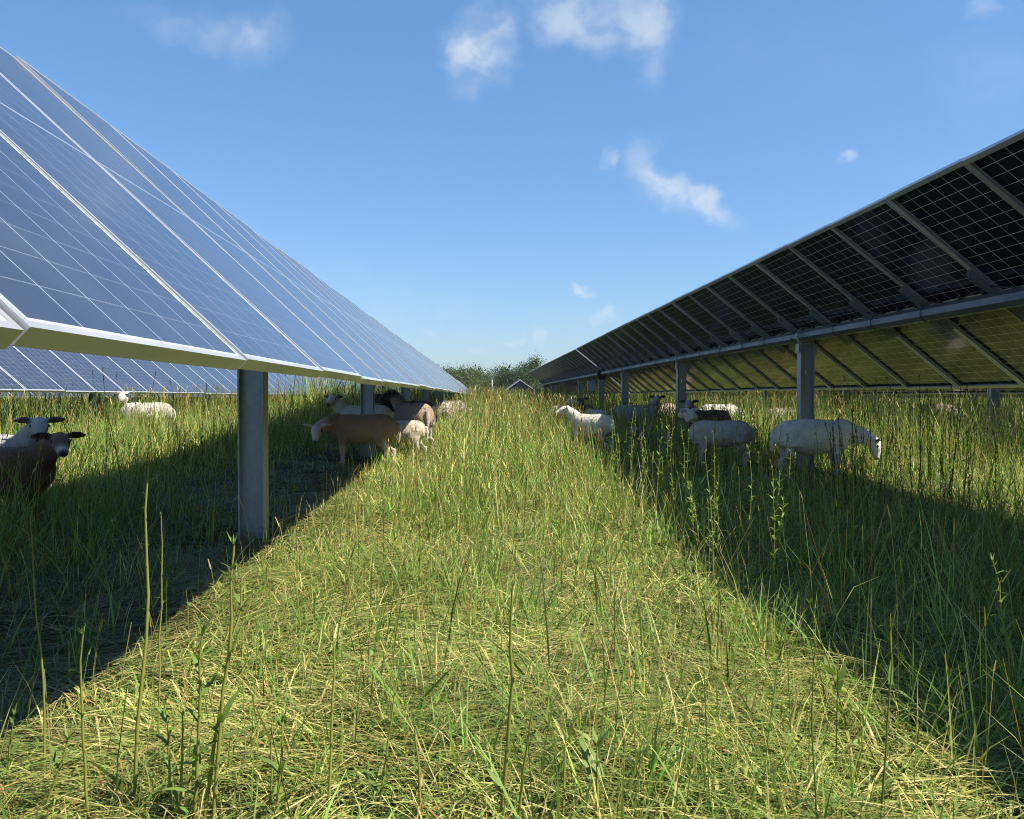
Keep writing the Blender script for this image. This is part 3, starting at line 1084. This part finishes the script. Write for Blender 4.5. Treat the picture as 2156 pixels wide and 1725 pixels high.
def build_grass():
    hay = Blades()
    for (y0, y1, dens, wk, segs) in ((1.0, 3.2, 3400, 1.0, 3), (3.2, 6.0, 2300, 1.25, 2), (6.0, 10.0, 1400, 1.8, 2), (10, 17, 600, 2.6, 1)):
        x, y = sample_field(y0, y1, dens)
        n = len(x)
        pz = patch(x, y, 1.9, .4)
        pz2 = patch(x, y, .8, 2.4)
        # lying direction runs in swirls
        yaw = 2.6 * patch(x, y, 1.05, 1.1) + rng.normal(0, .75, n) + np.where(rng.uniform(size=n) < .3, rng.uniform(0, 6.3, n), 0)
        L = rng.gamma(4.0, .055, n).clip(.06, .55)
        w = rng.gamma(5.0, .00078, n).clip(.0018, .0080) * wk
        e0 = R(6) + np.abs(rng.normal(0, R(16), n))
        e1 = -e0 * rng.uniform(.3, 1.2, n)
        relief = np.clip(patch(x, y, 5.2, 2.2) + .5 * patch(x, y, 11.0, .7), -1, 1)
        comb = patch(x, y, 1.35, 6.1) > .25
        L = np.where(comb, L * 1.5, L)
        yaw = np.where(comb & (rng.uniform(size=n) < .75), 2.6 * patch(x, y, .9, 1.1) + rng.normal(0, .22, n), yaw)
        e0 = np.where(comb, e0 * .6, e0)
        z = ground_z(x, y) + rng.uniform(0, 1, n) ** 1.5 * (.045 + .05 * np.clip(relief, 0, 1)) + .02 * np.clip(pz, 0, 1)
        lane = np.clip(1 - np.abs(x - .05) / 1.6, 0, 1)
        wts = np.stack([.32 + .34 * np.clip(pz, 0, 1), .52 + .1 * pz2, .46 + .36 * np.clip(-pz, 0, 1), .10 + 0 * x, .05 + .16 * np.clip(pz2 - .35, 0, 1)], 1)
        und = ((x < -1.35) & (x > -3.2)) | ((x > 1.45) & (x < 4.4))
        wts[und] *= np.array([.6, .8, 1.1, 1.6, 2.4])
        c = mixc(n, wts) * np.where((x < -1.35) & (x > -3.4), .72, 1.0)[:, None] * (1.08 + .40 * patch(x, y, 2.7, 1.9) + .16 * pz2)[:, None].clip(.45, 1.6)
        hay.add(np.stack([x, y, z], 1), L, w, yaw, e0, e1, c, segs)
    hay.build('mown_grass', M_GRASS, kind='stuff')

    up = Blades()
    for (y0, y1, dens, wk, segs) in ((1.2, 3.2, 1250, 1.0, 3), (3.2, 6.0, 1000, 1.15, 3), (6.0, 10, 720, 1.6, 2), (10, 16, 560, 2.3, 2), (16, 26, 250, 3.6, 2), (26, 45, 90, 6.0, 1), (45, 90, 26, 11, 1), (90, 180, 6, 20, 1)):
        x, y = sample_field(y0, y1, dens, margin=1.2)
        h, d = zones(x, y)
        pz = patch(x, y, 1.6, 3.3)
        k = (rng.uniform(0, 1.1, len(x)) < d * (.72 + .5 * pz)) & keep(x, y)
        x, y, h, pz = x[k], y[k], h[k], pz[k]
        n = len(x)
        # most blades stand in tufts
        per = 16 if y0 < 16 else 9
        nc = max(1, n // per)
        ti = rng.integers(0, nc, n)
        tufted = rng.uniform(size=n) < .68
        spread = rng.uniform(.03, .085, nc) * (1 if y0 < 10 else 1.6)
        ox, oy = rng.normal(0, 1, n) * spread[ti], rng.normal(0, 1, n) * spread[ti]
        x = np.where(tufted, x[:nc][ti] + ox, x)
        y = np.where(tufted, y[:nc][ti] + oy, y)
        h, d = zones(x, y)
        tuft_h = rng.uniform(.6, 1.35, nc)[ti]
        tuft_c = rng.uniform(.7, 1.35, nc)[ti]
        kind = rng.uniform(size=nc) + .35 * patch(x[:nc], y[:nc], .9, 4.4)
        kind = np.where(tufted, kind[ti], .5)
        h = np.where(tufted, h * tuft_h, h)
        L = h * rng.uniform(.35, 1.25, n) * (1 + .25 * pz)
        if y0 < 10:
            tall = rng.uniform(size=n) < .05
            L = np.where(tall, L * 1.6, L)
        w = rng.uniform(.0026, .0062, n) * wk
        yaw = np.where(tufted, np.arctan2(oy, ox) + rng.normal(0, .6, n), rng.uniform(0, 6.3, n))
        e0 = R(88) - np.abs(rng.normal(0, R(15), n))
        droop = np.abs(rng.normal(R(30), R(34), n))
        e1 = e0 - droop
        tw = rng.uniform(0, 6.3, n)
        z = ground_z(x, y) - .01
        pz2 = patch(x, y, .7, 5.0)
        wts = np.stack([.30 + .25 * np.clip(pz2, 0, 1) + 0 * x, .55 + .1 * pz2, .50 - .2 * pz2, .14 + 0 * x, .03 + .05 * np.clip(pz2, 0, 1)], 1)
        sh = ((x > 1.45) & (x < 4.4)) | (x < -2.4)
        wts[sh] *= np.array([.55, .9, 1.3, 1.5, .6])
        c = mixc(n, wts)
        gr = kind > .72
        c[gr] = c[gr] * .25 + np.array([.10, .205, .034]) * .75 * rng.uniform(.7, 1.3, (gr.sum(), 1))
        st = kind < .06
        c[st] = c[st] * .3 + np.array([.46, .36, .16]) * .7 * rng.uniform(.7, 1.25, (st.sum(), 1))
        c = c * np.where(tufted, tuft_c, 1.0)[:, None] * np.interp(y, [0, 4, 9], [1.08, 1.2, 1.38])[:, None]
        h_up = gr & (rng.uniform(size=n) < .8)
        L = np.where(h_up, L * 1.2, L)
        w = np.where(gr, w * 1.35, w)
        w = np.where(rng.uniform(size=n) < .06, w * 1.7, w)
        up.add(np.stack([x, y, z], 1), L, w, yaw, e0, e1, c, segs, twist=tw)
    # thin flowering stems standing above the leaves
    for (y0, y1, dens, wk) in ((1.6, 6, 26, 1.0), (6, 12, 30, 1.5), (12, 24, 26, 2.4), (24, 60, 7, 5.0)):
        x, y = sample_field(y0, y1, dens)
        h, d = zones(x, y)
        k = rng.uniform(0, 1.0, len(x)) < d
        x, y, h = x[k], y[k], h[k]
        n = len(x)
        L = (h + .16) * rng.uniform(.8, 1.45, n)
        w = rng.uniform(.0022, .0036, n) * wk
        yaw = rng.uniform(0, 6.3, n)
        e0 = R(89) - np.abs(rng.normal(0, R(7), n))
        e1 = e0 - np.abs(rng.normal(0, R(10), n))
        z = ground_z(x, y)
        c = mixc(n, [.35, .45, .35, .1, .12])
        p = np.stack([x, y, z], 1)
        up.add(p, L, w, yaw, e0, e1, c, 2, tip=.6, twist=yaw + 1.57)
        up.add(p, L, w, yaw, e0, e1, c, 2, tip=.6, twist=yaw)
        # seed head
        top = p.copy()
        for tm in (.25, .75):
            e = e0 + (e1 - e0) * tm
            top += np.stack([np.cos(e) * np.cos(yaw), np.cos(e) * np.sin(yaw), np.sin(e)], 1) * (L / 2)[:, None]
        hl = rng.uniform(.03, .08, n) * np.sqrt(wk)
        top[:, 2] -= hl * .3
        s = rng.uniform(size=n) < .6
        up.add(top[s], hl[s], (w * 2.6)[s], yaw[s], e1[s], e1[s] - .3, (c * np.array([1.15, .95, .9]))[s], 1, tip=.3, twist=rng.uniform(0, 6.3, s.sum()))
    up.build('tall_grass', M_GRASS, kind='stuff')

    # broad leaves of weeds and clover low in the grass
    lf = Blades()
    for (y0, y1, dens, wk) in ((1.3, 4, 280, 1.0), (4, 9, 150, 1.3), (9, 18, 50, 2.0)):
        x, y = sample_field(y0, y1, dens)
        k = patch(x, y, 1.3, 7.7) > rng.uniform(-.9, .9, len(x))
        x, y = x[k], y[k]
        n = len(x)
        h, d = zones(x, y)
        z = ground_z(x, y) + h * rng.uniform(.1, .9, n) * .6
        L = rng.uniform(.02, .060, n) * wk
        c = mixc(n, [.05, .30, .9, .3, .02])
        lf.add(np.stack([x, y, z], 1), L, L * rng.uniform(.18, .36, n), rng.uniform(0, 6.3, n), rng.uniform(-.1, 1.1, n), rng.uniform(-1.0, .3, n), c, 3, tip=.04)
    # branching leafy weeds of the tall growth
    for (y0, y1, dens, wk) in ((6, 11, 10, 1.0), (11, 18, 8, 1.4), (18, 34, 3.0, 2.2)):
        x, y = sample_field(y0, y1, dens)
        k = (x > 3.3) | (x < -3.4) | ((y > 10) & (x > 1.3)) | ((y > 12) & (rng.uniform(size=len(x)) < .4))
        x, y = x[k], y[k]
        for px_, py_ in zip(x, y):
            h, d = zones(np.array([px_]), np.array([py_]))
            H = (h[0] + .12) * rng.uniform(.7, 1.45)
            m = int(rng.integers(14, 30))
            t = np.linspace(.12, 1, m)
            lean = rng.normal(0, .10, 2)
            g = gz(px_, py_)
            P = np.stack([px_ + lean[0] * t * H, py_ + lean[1] * t * H, g + t * H], 1)
            colr = mixc(1, [.05, .35, .8, .5, .12])[0]
            lf.add(np.array([[px_, py_, g]]), np.array([H * 1.02]), np.array([.005 * wk]), np.array([math.atan2(lean[1], lean[0])]), np.array([R(90) - np.hypot(*lean)]), np.array([R(90) - np.hypot(*lean)]), colr[None] * .9, 2, tip=.5)
            L = rng.uniform(.03, .07, m) * wk ** .5 * (1.15 - .6 * t)
            lf.add(P, L, L * rng.uniform(.16, .26, m), np.arange(m) * 2.4 + rng.uniform(0, 6), rng.uniform(.3, 1.0, m), rng.uniform(-.5, .5, m), np.repeat(colr[None], m, 0) * rng.uniform(.8, 1.2, (m, 1)), 1, tip=.15)
    lf.build('ground_weeds', M_LEAF, kind='stuff')


build_grass()


# ------------------------------------------------------------------ single weed stalks
def stalk_mesh(H, lean, r, nleaf, leafL, cols, seed, broad=.2, tuft=True, bud=False, dropping=.5, leaf_from=.15):
    rn = np.random.default_rng(seed)
    b = Blades()
    # stem as a tapered prism
    n = 9
    t = np.linspace(0, 1, n)
    wob = np.cumsum(rn.normal(0, .010, (n, 2)), 0) * H
    P = np.stack([lean[0] * t + wob[:, 0] * t, lean[1] * t + wob[:, 1] * t, H * t], 1)
    P[0, 2] = -.03
    rad = r * np.interp(t, [0, .7, 1], [1, .72, .4])
    V, Q, C = [], [], []
    K = 6
    for i in range(n):
        for k in range(K):
            a = 2 * math.pi * k / K
            V.append((P[i, 0] + rad[i] * math.cos(a), P[i, 1] + rad[i] * math.sin(a), P[i, 2]))
            C.append(np.array(cols[0]) * (1 - t[i]) + np.array(cols[1]) * t[i])
    for i in range(n - 1):
        for k in range(K):
            Q.append((i * K + k, i * K + (k + 1) % K, (i + 1) * K + (k + 1) % K, (i + 1) * K + k))
    b.v.append(np.array(V, dtype=np.float32))
    b.q.append(np.array(Q))
    b.c.append(np.array(C, dtype=np.float32))
    b.nv = len(V)
    if nleaf:
        tl = np.sort(rn.uniform(leaf_from, .98, nleaf))
        pos = np.stack([np.interp(tl, t, P[:, j]) for j in range(3)], 1)
        L = leafL * rn.uniform(.5, 1.2, nleaf) * np.interp(tl, [0, .5, 1], [1.2, 1.0, .6])
        c = np.repeat(np.array(cols[2])[None], nleaf, 0) * rn.uniform(.75, 1.25, (nleaf, 1))
        b.add(pos, L, L * broad * rn.uniform(.8, 1.2, nleaf), np.arange(nleaf) * 2.4 + rn.uniform(0, 6.3), rn.uniform(.5, 1.15, nleaf), rn.uniform(-.9, .6, nleaf) * dropping * 1.6, c, 4, tip=.04)
    if tuft:
        m = 5
        top = np.repeat(P[-1:], m, 0)
        L = leafL * rn.uniform(.25, .55, m)
        b.add(top, L, L * broad * .8, np.arange(m) * .9 + rn.uniform(0, 6), rn.uniform(.8, 1.4, m), rn.uniform(.5, 1.3, m), np.repeat(np.array(cols[2])[None], m, 0) * rn.uniform(.9, 1.3, (m, 1)), 3, tip=.05)
    if bud:
        m = 10
        pos = np.repeat(P[-1:], m, 0) - np.stack([np.zeros(m), np.zeros(m), rn.uniform(0, .05, m)], 1)
        b.add(pos, rn.uniform(.012, .03, m), np.full(m, .007), rn.uniform(0, 6.3, m), rn.uniform(.3, 1.5, m), rn.uniform(.3, 1.2, m), np.repeat(np.array(cols[1])[None], m, 0), 1, tip=.5)
    return mesh_np('weed_stalk', np.concatenate(b.v), np.concatenate(b.q), mats=[M_LEAF], colors=np.concatenate(b.c), smooth=True)


YG = (.26, .27, .055)
GG = (.125, .185, .040)
DG = (.050, .105, .025)
WG = 'weed stalks standing in the grass'
_seed = [100]


def stalk(label, base, top, Y=None, r=.0042, nleaf=8, leafL=.07, cols=(YG, YG, GG), group=WG, name='weed_stalk', **kw):
    """base and top given as places in the photograph; the distance follows from where the foot stands"""
    _seed[0] += 1
    if Y is None:
        Y = 2.4
        for _ in range(8):
            x, _z = at(base[0], base[1], Y)
            v = px_dir(*base)
            Y = (gz(x, Y) - CZ) / v.z * v.y
    x0, z0 = at(base[0], base[1], Y)
    g = gz(x0, Y)
    x1, z1 = at(top[0], top[1], Y)
    k = (z1 - g) / max(z1 - z0, .05)
    o = link(name, stalk_mesh(z1 - g, ((x1 - x0), random.uniform(-.05, .05)), r * .82, int(nleaf * 1.3), leafL, cols, _seed[0], **kw), None, (x0, Y, g))
    return tag(o, label, 'weed', group)


stalk('tall bare yellow green stalk, the highest at the lower left', (282, 1707), (323, 980), r=.0065, nleaf=16, leafL=.022, leaf_from=.35)
stalk('slim stalk just right of the highest one with small side leaves', (332, 1600), (343, 1083), r=.004, nleaf=10, leafL=.03)
stalk('lone thin stalk against the shade at the far left', (94, 1640), (82, 1085), r=.0042, nleaf=3, leafL=.02, tuft=False)
stalk('pale stalk with one cut tip leaf left of the highest stalk', (190, 1770), (168, 1327), r=.0052, nleaf=4, leafL=.06)
stalk('short leaning stalk with a long horizontal leaf at lower left', (84, 1740), (134, 1560), r=.0048, nleaf=5, leafL=.11, broad=.16)
stalk('small leafy stalk at the left edge below the shade line', (8, 1690), (32, 1500), r=.004, nleaf=9, leafL=.06, cols=(YG, GG, GG))
stalk('leaning stalk with curled leaves at its tip beside the post foot', (444, 1760), (516, 1141), r=.0062, nleaf=10, leafL=.09)
stalk('cut stalk leaning right just left of the curled tip one', (424, 1760), (478, 1227), r=.0058, nleaf=7, leafL=.08, tuft=False)
stalk('leafy stalk with broad blades half way up in the left cluster', (408, 1760), (434, 1327), r=.0058, nleaf=10, leafL=.12, broad=.19)
stalk('thin stalk with paired tip leaves low in the left cluster', (362, 1740), (347, 1480), r=.0045, nleaf=9, leafL=.08)
stalk('slanting bare stalk crossing the foot of the left cluster', (376, 1750), (400, 1495), r=.005, nleaf=5, leafL=.06)
stalk('stalk with wide green leaves right of the left cluster', (576, 1760), (616, 1512), r=.005, nleaf=9, leafL=.10, broad=.22)
stalk('straight thin stalk beside the wide leaved one', (568, 1740), (566, 1490), r=.0036, nleaf=4, leafL=.05)
stalk('straight stalk with pale tip left of the middle of the lane', (690, 1740), (707, 1324), r=.0048, nleaf=4, leafL=.05, tuft=False)
stalk('thick leaning stalk in the middle of the foreground lane', (1052, 1760), (1094, 1222), r=.0066, nleaf=8, leafL=.075, cols=((.24, .22, .06), YG, GG))
stalk('short stalk right of the thick middle stalk', (1088, 1760), (1113, 1478), r=.005, nleaf=4, leafL=.05, tuft=False)
stalk('short pale stalk with bare tip right of the middle', (1182, 1760), (1198, 1574), r=.005, nleaf=2, leafL=.05, tuft=False)
stalk('short stalk with one triangular leaf at its foot', (1256, 1770), (1265, 1585), r=.0056, nleaf=3, leafL=.12, broad=.4, leaf_from=.05)
stalk('short cut stalk with reddish stem left of the middle stalk', (888, 1770), (878, 1535), r=.005, nleaf=5, leafL=.06, cols=((.26, .19, .07), YG, GG), tuft=False)
stalk('leafy stalk with upright blades left of the reddish cut one', (790, 1750), (838, 1430), r=.004, nleaf=8, leafL=.09, broad=.18)
stalk('leaning leafy stalk with drooping top leaves at the right edge', (2146, 1575), (2098, 1185), r=.0052, nleaf=26, leafL=.06, cols=((.24, .20, .06), YG, (.16, .25, .05)), dropping=.9)
stalk('tall grass stem with a folded leaf in front of the right shade', (1850, 1770), (1888, 1262), r=.0038, nleaf=4, leafL=.12, cols=(GG, YG, (.12, .19, .04)), broad=.10, tuft=False, name='grass_stem')
stalk('straight fine grass stem at the sunlit edge of the right shade', (1722, 1770), (1710, 1360), r=.0032, nleaf=2, leafL=.1, cols=(GG, GG, GG), broad=.1, tuft=False, name='grass_stem')
stalk('bent stalk with two hanging pointed leaves at the shade edge', (1790, 1560), (1716, 1271), r=.004, nleaf=8, leafL=.085, broad=.3, dropping=1.0)
stalk('pale blade shaped leaf standing close to the camera at lower right', (2004, 1800), (2003, 1660), Y=1.75, r=.002, nleaf=3, leafL=.15, broad=.22, tuft=False, leaf_from=.02, cols=(GG, GG, (.16, .26, .06)))
stalk('knee high leafy stalk with upright tip leaves before the grazing white sheep', (1667, 1199), (1658, 976), nleaf=22, leafL=.06, cols=(YG, YG, (.17, .26, .05)))
stalk('leafy twin tipped stalk in front of the shade below the white sheep', (1634, 1282), (1627, 972), nleaf=30, leafL=.055, cols=(YG, YG, (.17, .26, .05)))
stalk('tall leafy stalk between the two white sheep on the right', (1578, 1231), (1580, 943), nleaf=26, leafL=.06, cols=(YG, YG, (.17, .26, .05)))
stalk('reddish stemmed leafy stalk right beside the tall one between the sheep', (1602, 1180), (1591, 955), nleaf=24, leafL=.06, cols=((.25, .17, .06), YG, (.17, .25, .05)))
stalk('leafy stalk in front of the standing white sheep chest', (1503, 1252), (1500, 925), nleaf=28, leafL=.055, cols=(YG, YG, (.16, .25, .05)))
stalk('leafy stalk with budded top left of the standing white sheep', (1383, 1090), (1391, 893), nleaf=24, leafL=.065, cols=(YG, GG, (.15, .24, .05)), bud=True)
stalk('slender leafy stalk with red bud left of the standing white sheep', (1413, 1085), (1413, 898), nleaf=22, leafL=.06, cols=((.25, .14, .06), (.3, .12, .06), (.15, .24, .05)), bud=True)
stalk('leafy stalk just left of the legs of the standing white sheep', (1452, 1120), (1446, 910), nleaf=24, leafL=.06, cols=(YG, GG, (.15, .24, .05)))
stalk('short leafy stalk standing alone in the right shade', (1562, 1140), (1557, 1036), nleaf=14, leafL=.05, cols=(YG, YG, (.17, .25, .05)))
# a loose stand of alike stems in the shade line of the right row
rs = random.Random(5)
for i in range(112):
    Y = rs.uniform(4.6, 10.5)
    X = rs.uniform(1.4, 2.7) if i < 84 else rs.uniform(-.6, 1.3)
    _seed[0] += 1
    H = rs.uniform(.40, .86) if i < 84 else rs.uniform(.3, .55)
    o = link('weed_stalk', stalk_mesh(H, (rs.uniform(-.06, .06), rs.uniform(-.06, .06)), .0042, rs.randint(20, 38), .07, (YG, YG, (.19, .27, .055)), _seed[0]), None, (X, Y, gz(X, Y)))
    tag(o, 'slim leafy weed stalk in the loose stand along the grass lane', 'weed', 'alike leafy stalks along the lane')
for i in range(135):  # stem and leaf colours darkened to stand in for the panels' shade
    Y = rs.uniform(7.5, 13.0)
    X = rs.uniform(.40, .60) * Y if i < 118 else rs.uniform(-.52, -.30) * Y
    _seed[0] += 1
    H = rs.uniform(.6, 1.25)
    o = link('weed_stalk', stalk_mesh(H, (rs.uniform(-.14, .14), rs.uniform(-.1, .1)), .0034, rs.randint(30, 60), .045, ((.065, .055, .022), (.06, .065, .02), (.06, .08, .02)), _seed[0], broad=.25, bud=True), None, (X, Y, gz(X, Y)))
    tag(o, 'thin branching weed stalk coloured dark for the shade beneath the panel rows', 'weed', 'alike dark stalks beneath the panels')


# ------------------------------------------------------------------ trees, wood, shed
def crown_points(n, rad, rn, clumps=14, shell=.45):
    """leaf places clustered in clumps spread through an ellipsoid"""
    cs = rn.normal(0, 1, (clumps, 3))
    cs /= np.linalg.norm(cs, axis=1, keepdims=True)
    cs *= rn.uniform(shell, 1.0, (clumps, 1)) ** .6
    cs[:, 2] = cs[:, 2] * .9
    k = rn.integers(0, clumps, n)
    size = rn.uniform(.22, .42, clumps)
    p = cs[k] * .8 + rn.normal(0, 1, (n, 3)) * size[k][:, None] * .62
    return p * np.array(rad), k


def leaf_quads(b, P, size, colr, rn):
    n = len(P)
    b.add(P, size, size * rn.uniform(.5, .95, n), rn.uniform(0, 6.3, n), rn.uniform(-1.3, 1.3, n), rn.uniform(-1.3, 1.3, n), colr, 1, tip=.5, twist=rn.uniform(0, 6.3, n))


M_FOL = leaf_material('tree_foliage', 0.22, 0.6)
M_BARK = plain_material('bark', (.10, .08, .06), 0.9, 0.1)


def tree(label, x, y, H, W, colr, seed, n=1500, low=.2, name='tree', leaf=.036):
    rn = np.random.default_rng(seed)
    g = gz(x, y)
    root = empty(name, (x, y, g))
    tag(root, label, 'tree', 'trees at the end of the grass lane')
    tr = MB()
    top = (rn.normal(0, .05) * W, rn.normal(0, .05) * W, H * .8)
    tr.tube([(0, 0, -.2), (0, 0, H * low), (top[0] * .6, top[1] * .6, H * .55), top], [H * .022, H * .018, H * .012, H * .004], n=7)
    for i in range(7):
        z = H * rn.uniform(low * .9, .65)
        a = rn.uniform(0, 6.3)
        e = (math.cos(a) * W * .35, math.sin(a) * W * .35, z + H * rn.uniform(.08, .22))
        tr.tube([(top[0] * z / H, top[1] * z / H, z), (e[0] * .5, e[1] * .5, (z + e[2]) / 2), e], [H * .009, H * .006, H * .002], n=5)
    tr.build('trunk', M_BARK, root)
    P, k = crown_points(n, (W * .5, W * .5, H * (1 - low) * .5), rn, clumps=int(rn.integers(12, 20)))
    P[:, 2] += H * (low + (1 - low) * .52)
    P = P[P[:, 2] > H * .08]
    c = np.array(colr) * rn.uniform(.65, 1.35, (len(P), 1))
    b = Blades()
    leaf_quads(b, P, H * leaf * rn.uniform(.6, 1.3, len(P)), c, rn)
    me = mesh_np('crown', np.concatenate(b.v), np.concatenate(b.q), mats=[M_FOL], colors=np.concatenate(b.c))
    link('crown', me, root)
    return root


def tx(px, Y):
    return at(px, VPY, Y)[0]


TG, TO, TD = (.050, .088, .022), (.078, .100, .026), (.036, .068, .022)
tree('broad dark green tree, the tallest behind the shed', tx(1075, 150), 150, 6.0, 6.8, TD, 1, 5200)
tree('dark tree right of the tallest one behind the solar row end', tx(1112, 155), 155, 6.2, 5.0, TD, 2, 3600)
tree('feathery topped tree peeping over the right solar row', tx(1131, 165), 165, 7.6, 3.6, TG, 3, 2200, low=.3)
tree('rounded mid green tree left of the tallest one', tx(1040, 160), 160, 5.4, 6.6, TG, 4, 4200)
tree('olive green bushy tree at the middle of the lane end', tx(1010, 150), 150, 5.3, 7.4, TO, 5, 4200, low=.05)
tree('olive shrubby tree left of the lane end', tx(975, 140), 140, 5.0, 6.6, TO, 6, 4000, low=.05)
tree('dark upright tree above the far end of the left row', tx(930, 170), 170, 6.6, 4.6, TD, 7, 3000, low=.2)
tree('green bushy tree beside the far end of the left row', tx(948, 150), 150, 5.5, 6.4, TG, 8, 4000, low=.05)
tree('low yellow green bush between the lane and the shed', tx(1035, 128), 128, 2.9, 5.0, (.10, .115, .03), 9, 1500, low=.02)
tree('low green bush left of the lane before the trees', tx(992, 125), 125, 2.7, 5.0, TO, 10, 1500, low=.02)
tree('small bush right of the shed under the solar row end', tx(1125, 132), 132, 2.6, 4.0, TG, 11, 1200, low=.02)
tree('bush on the far left before the dark upright tree', tx(955, 128), 128, 2.8, 4.6, TG, 12, 1400, low=.02)


def build_wood():
    """the far wood on the rising ground, one mass"""
    rn = np.random.default_rng(44)
    # hill under the wood
    xs = np.linspace(-900, 900, 90)
    ys = np.linspace(230, 1000, 40)
    X, Y = np.meshgrid(xs, ys)
    hz = lambda x, y: np.interp(y, [230, 300, 420, 600, 1000], [-1.0, 1.6, 3.6, 8.0, 6.0]) * (1 + .10 * np.sin(x * .011) + .07 * np.sin(x * .031 + 1))
    v = np.stack([X.ravel(), Y.ravel(), hz(X, Y).ravel()], 1)
    i = (np.arange(39)[:, None] * 90 + np.arange(89)[None, :]).ravel()
    q = np.stack([i, i + 1, i + 91, i + 90], 1)
    m = plain_material('hill_ground', (.045, .065, .022), .95, .1, scale=.2)
    tag(link('hills', mesh_np('hills', v, q, mats=[m], smooth=True)), kind='structure')
    b = Blades()
    for (y0, y1, n, leafs) in ((255, 330, 150, 330), (330, 430, 180, 260), (430, 560, 170, 200), (560, 650, 120, 160)):
        for _ in range(n):
            y = rn.uniform(y0, y1)
            x = rn.uniform(-.16, .20) * y * (1.0 if rn.uniform() < .6 else 4.5)
            H = rn.uniform(6.5, 10.5)
            W = H * rn.uniform(.55, .9)
            P, k = crown_points(leafs, (W * .5, W * .5, H * .45), rn, clumps=9)
            P[:, 2] += H * .52
            base = hz(x, y)
            P += np.array([x, y, max(base, .8) - .3])
            c = np.array(TG if rn.uniform() < .6 else TD) * rn.uniform(.75, 1.25) * rn.uniform(.75, 1.25, (leafs, 1))
            leaf_quads(b, P, H * .10 * rn.uniform(.7, 1.3, leafs), c, rn)
    b.build('distant_woods', M_FOL, kind='stuff')


build_wood()


def build_shed():
    Y = 112.0
    xa, xb = tx(1068, Y), tx(1122, Y)
    g = gz(tx(1095, Y), Y) - .1
    xc = (xa + xb) / 2
    ridge = CZ + (VPY - 801) / FPX * Y
    eave = CZ + (VPY - 820) / FPX * Y
    root = empty('shed', (xc, Y, g))
    tag(root, 'small grey gabled shed with pale roof edge at the end of the lane', 'shed')
    w = (xb - xa) / 2
    D = 7.0
    m_w = plain_material('grey_siding', (.07, .075, .08), .7, scale=2)
    m_r = plain_material('grey_roofing', (.13, .135, .14), .55, scale=2)
    m_t = plain_material('white_trim', (.36, .37, .38), .5, var=.05)
    e, r = eave - g, ridge - g
    v = [(-w, 0, 0), (w, 0, 0), (w, 0, e), (0, 0, r), (-w, 0, e), (-w, D, 0), (w, D, 0), (w, D, e), (0, D, r), (-w, D, e)]
    bm = bmesh.new()
    vs = [bm.verts.new(p) for p in v]
    for f in ((0, 1, 2, 3, 4), (9, 8, 7, 6, 5), (1, 6, 7, 2), (5, 0, 4, 9)):
        bm.faces.new([vs[k] for k in f])
    me = bpy.data.meshes.new('wall')
    bm.to_mesh(me)
    bm.free()
    me.materials.append(m_w)
    link('wall', me, root)
    for s in (-1, 1):
        a = math.atan2(r - e, w)
        Ls = math.hypot(w, r - e) + .35
        rot = Matrix.Rotation(a * s, 3, 'Y')
        c = Vector((s * w * .53, D / 2, (e + r) / 2 + .03))
        ro = MB()
        ro.box(c, (Ls, D + .5, .06), rot)
        ro.build('roof', m_r, root)
        tr = MB()
        tr.box((c.x, -.29, c.z - .03), (Ls, .05, .09), rot)
        tr.build('roof_trim', m_t, root)


build_shed()
pole = MB()
pole.tube([(0, 0, -.3), (0, 0, 2.1)], .05, n=8)
pole.box((0, -.06, 2.0), (.10, .03, .2))
_x = tx(1036, 80)
tag(pole.build('marker_post', M_GALV, None, (_x, 80, gz(_x, 80))), 'thin grey marker post standing in the lane before the trees', 'post')


# ------------------------------------------------------------------ air
def build_haze(dens=0.00013):
    m = bpy.data.materials.new('air')
    m.use_nodes = True
    m.node_tree.nodes.clear()
    nt = NT(m.node_tree)
    out = nt.add('ShaderNodeOutputMaterial')
    v = nt.add('ShaderNodeVolumePrincipled')
    v.inputs['Color'].default_value = (.82, .90, 1.0, 1)
    v.inputs['Density'].default_value = dens
    nt.l.new(v.outputs[0], out.inputs['Volume'])
    mb = MB()
    mb.box((0, 550, 14), (2300, 1300, 36))
    tag(mb.build('haze', m), kind='stuff')


build_haze()
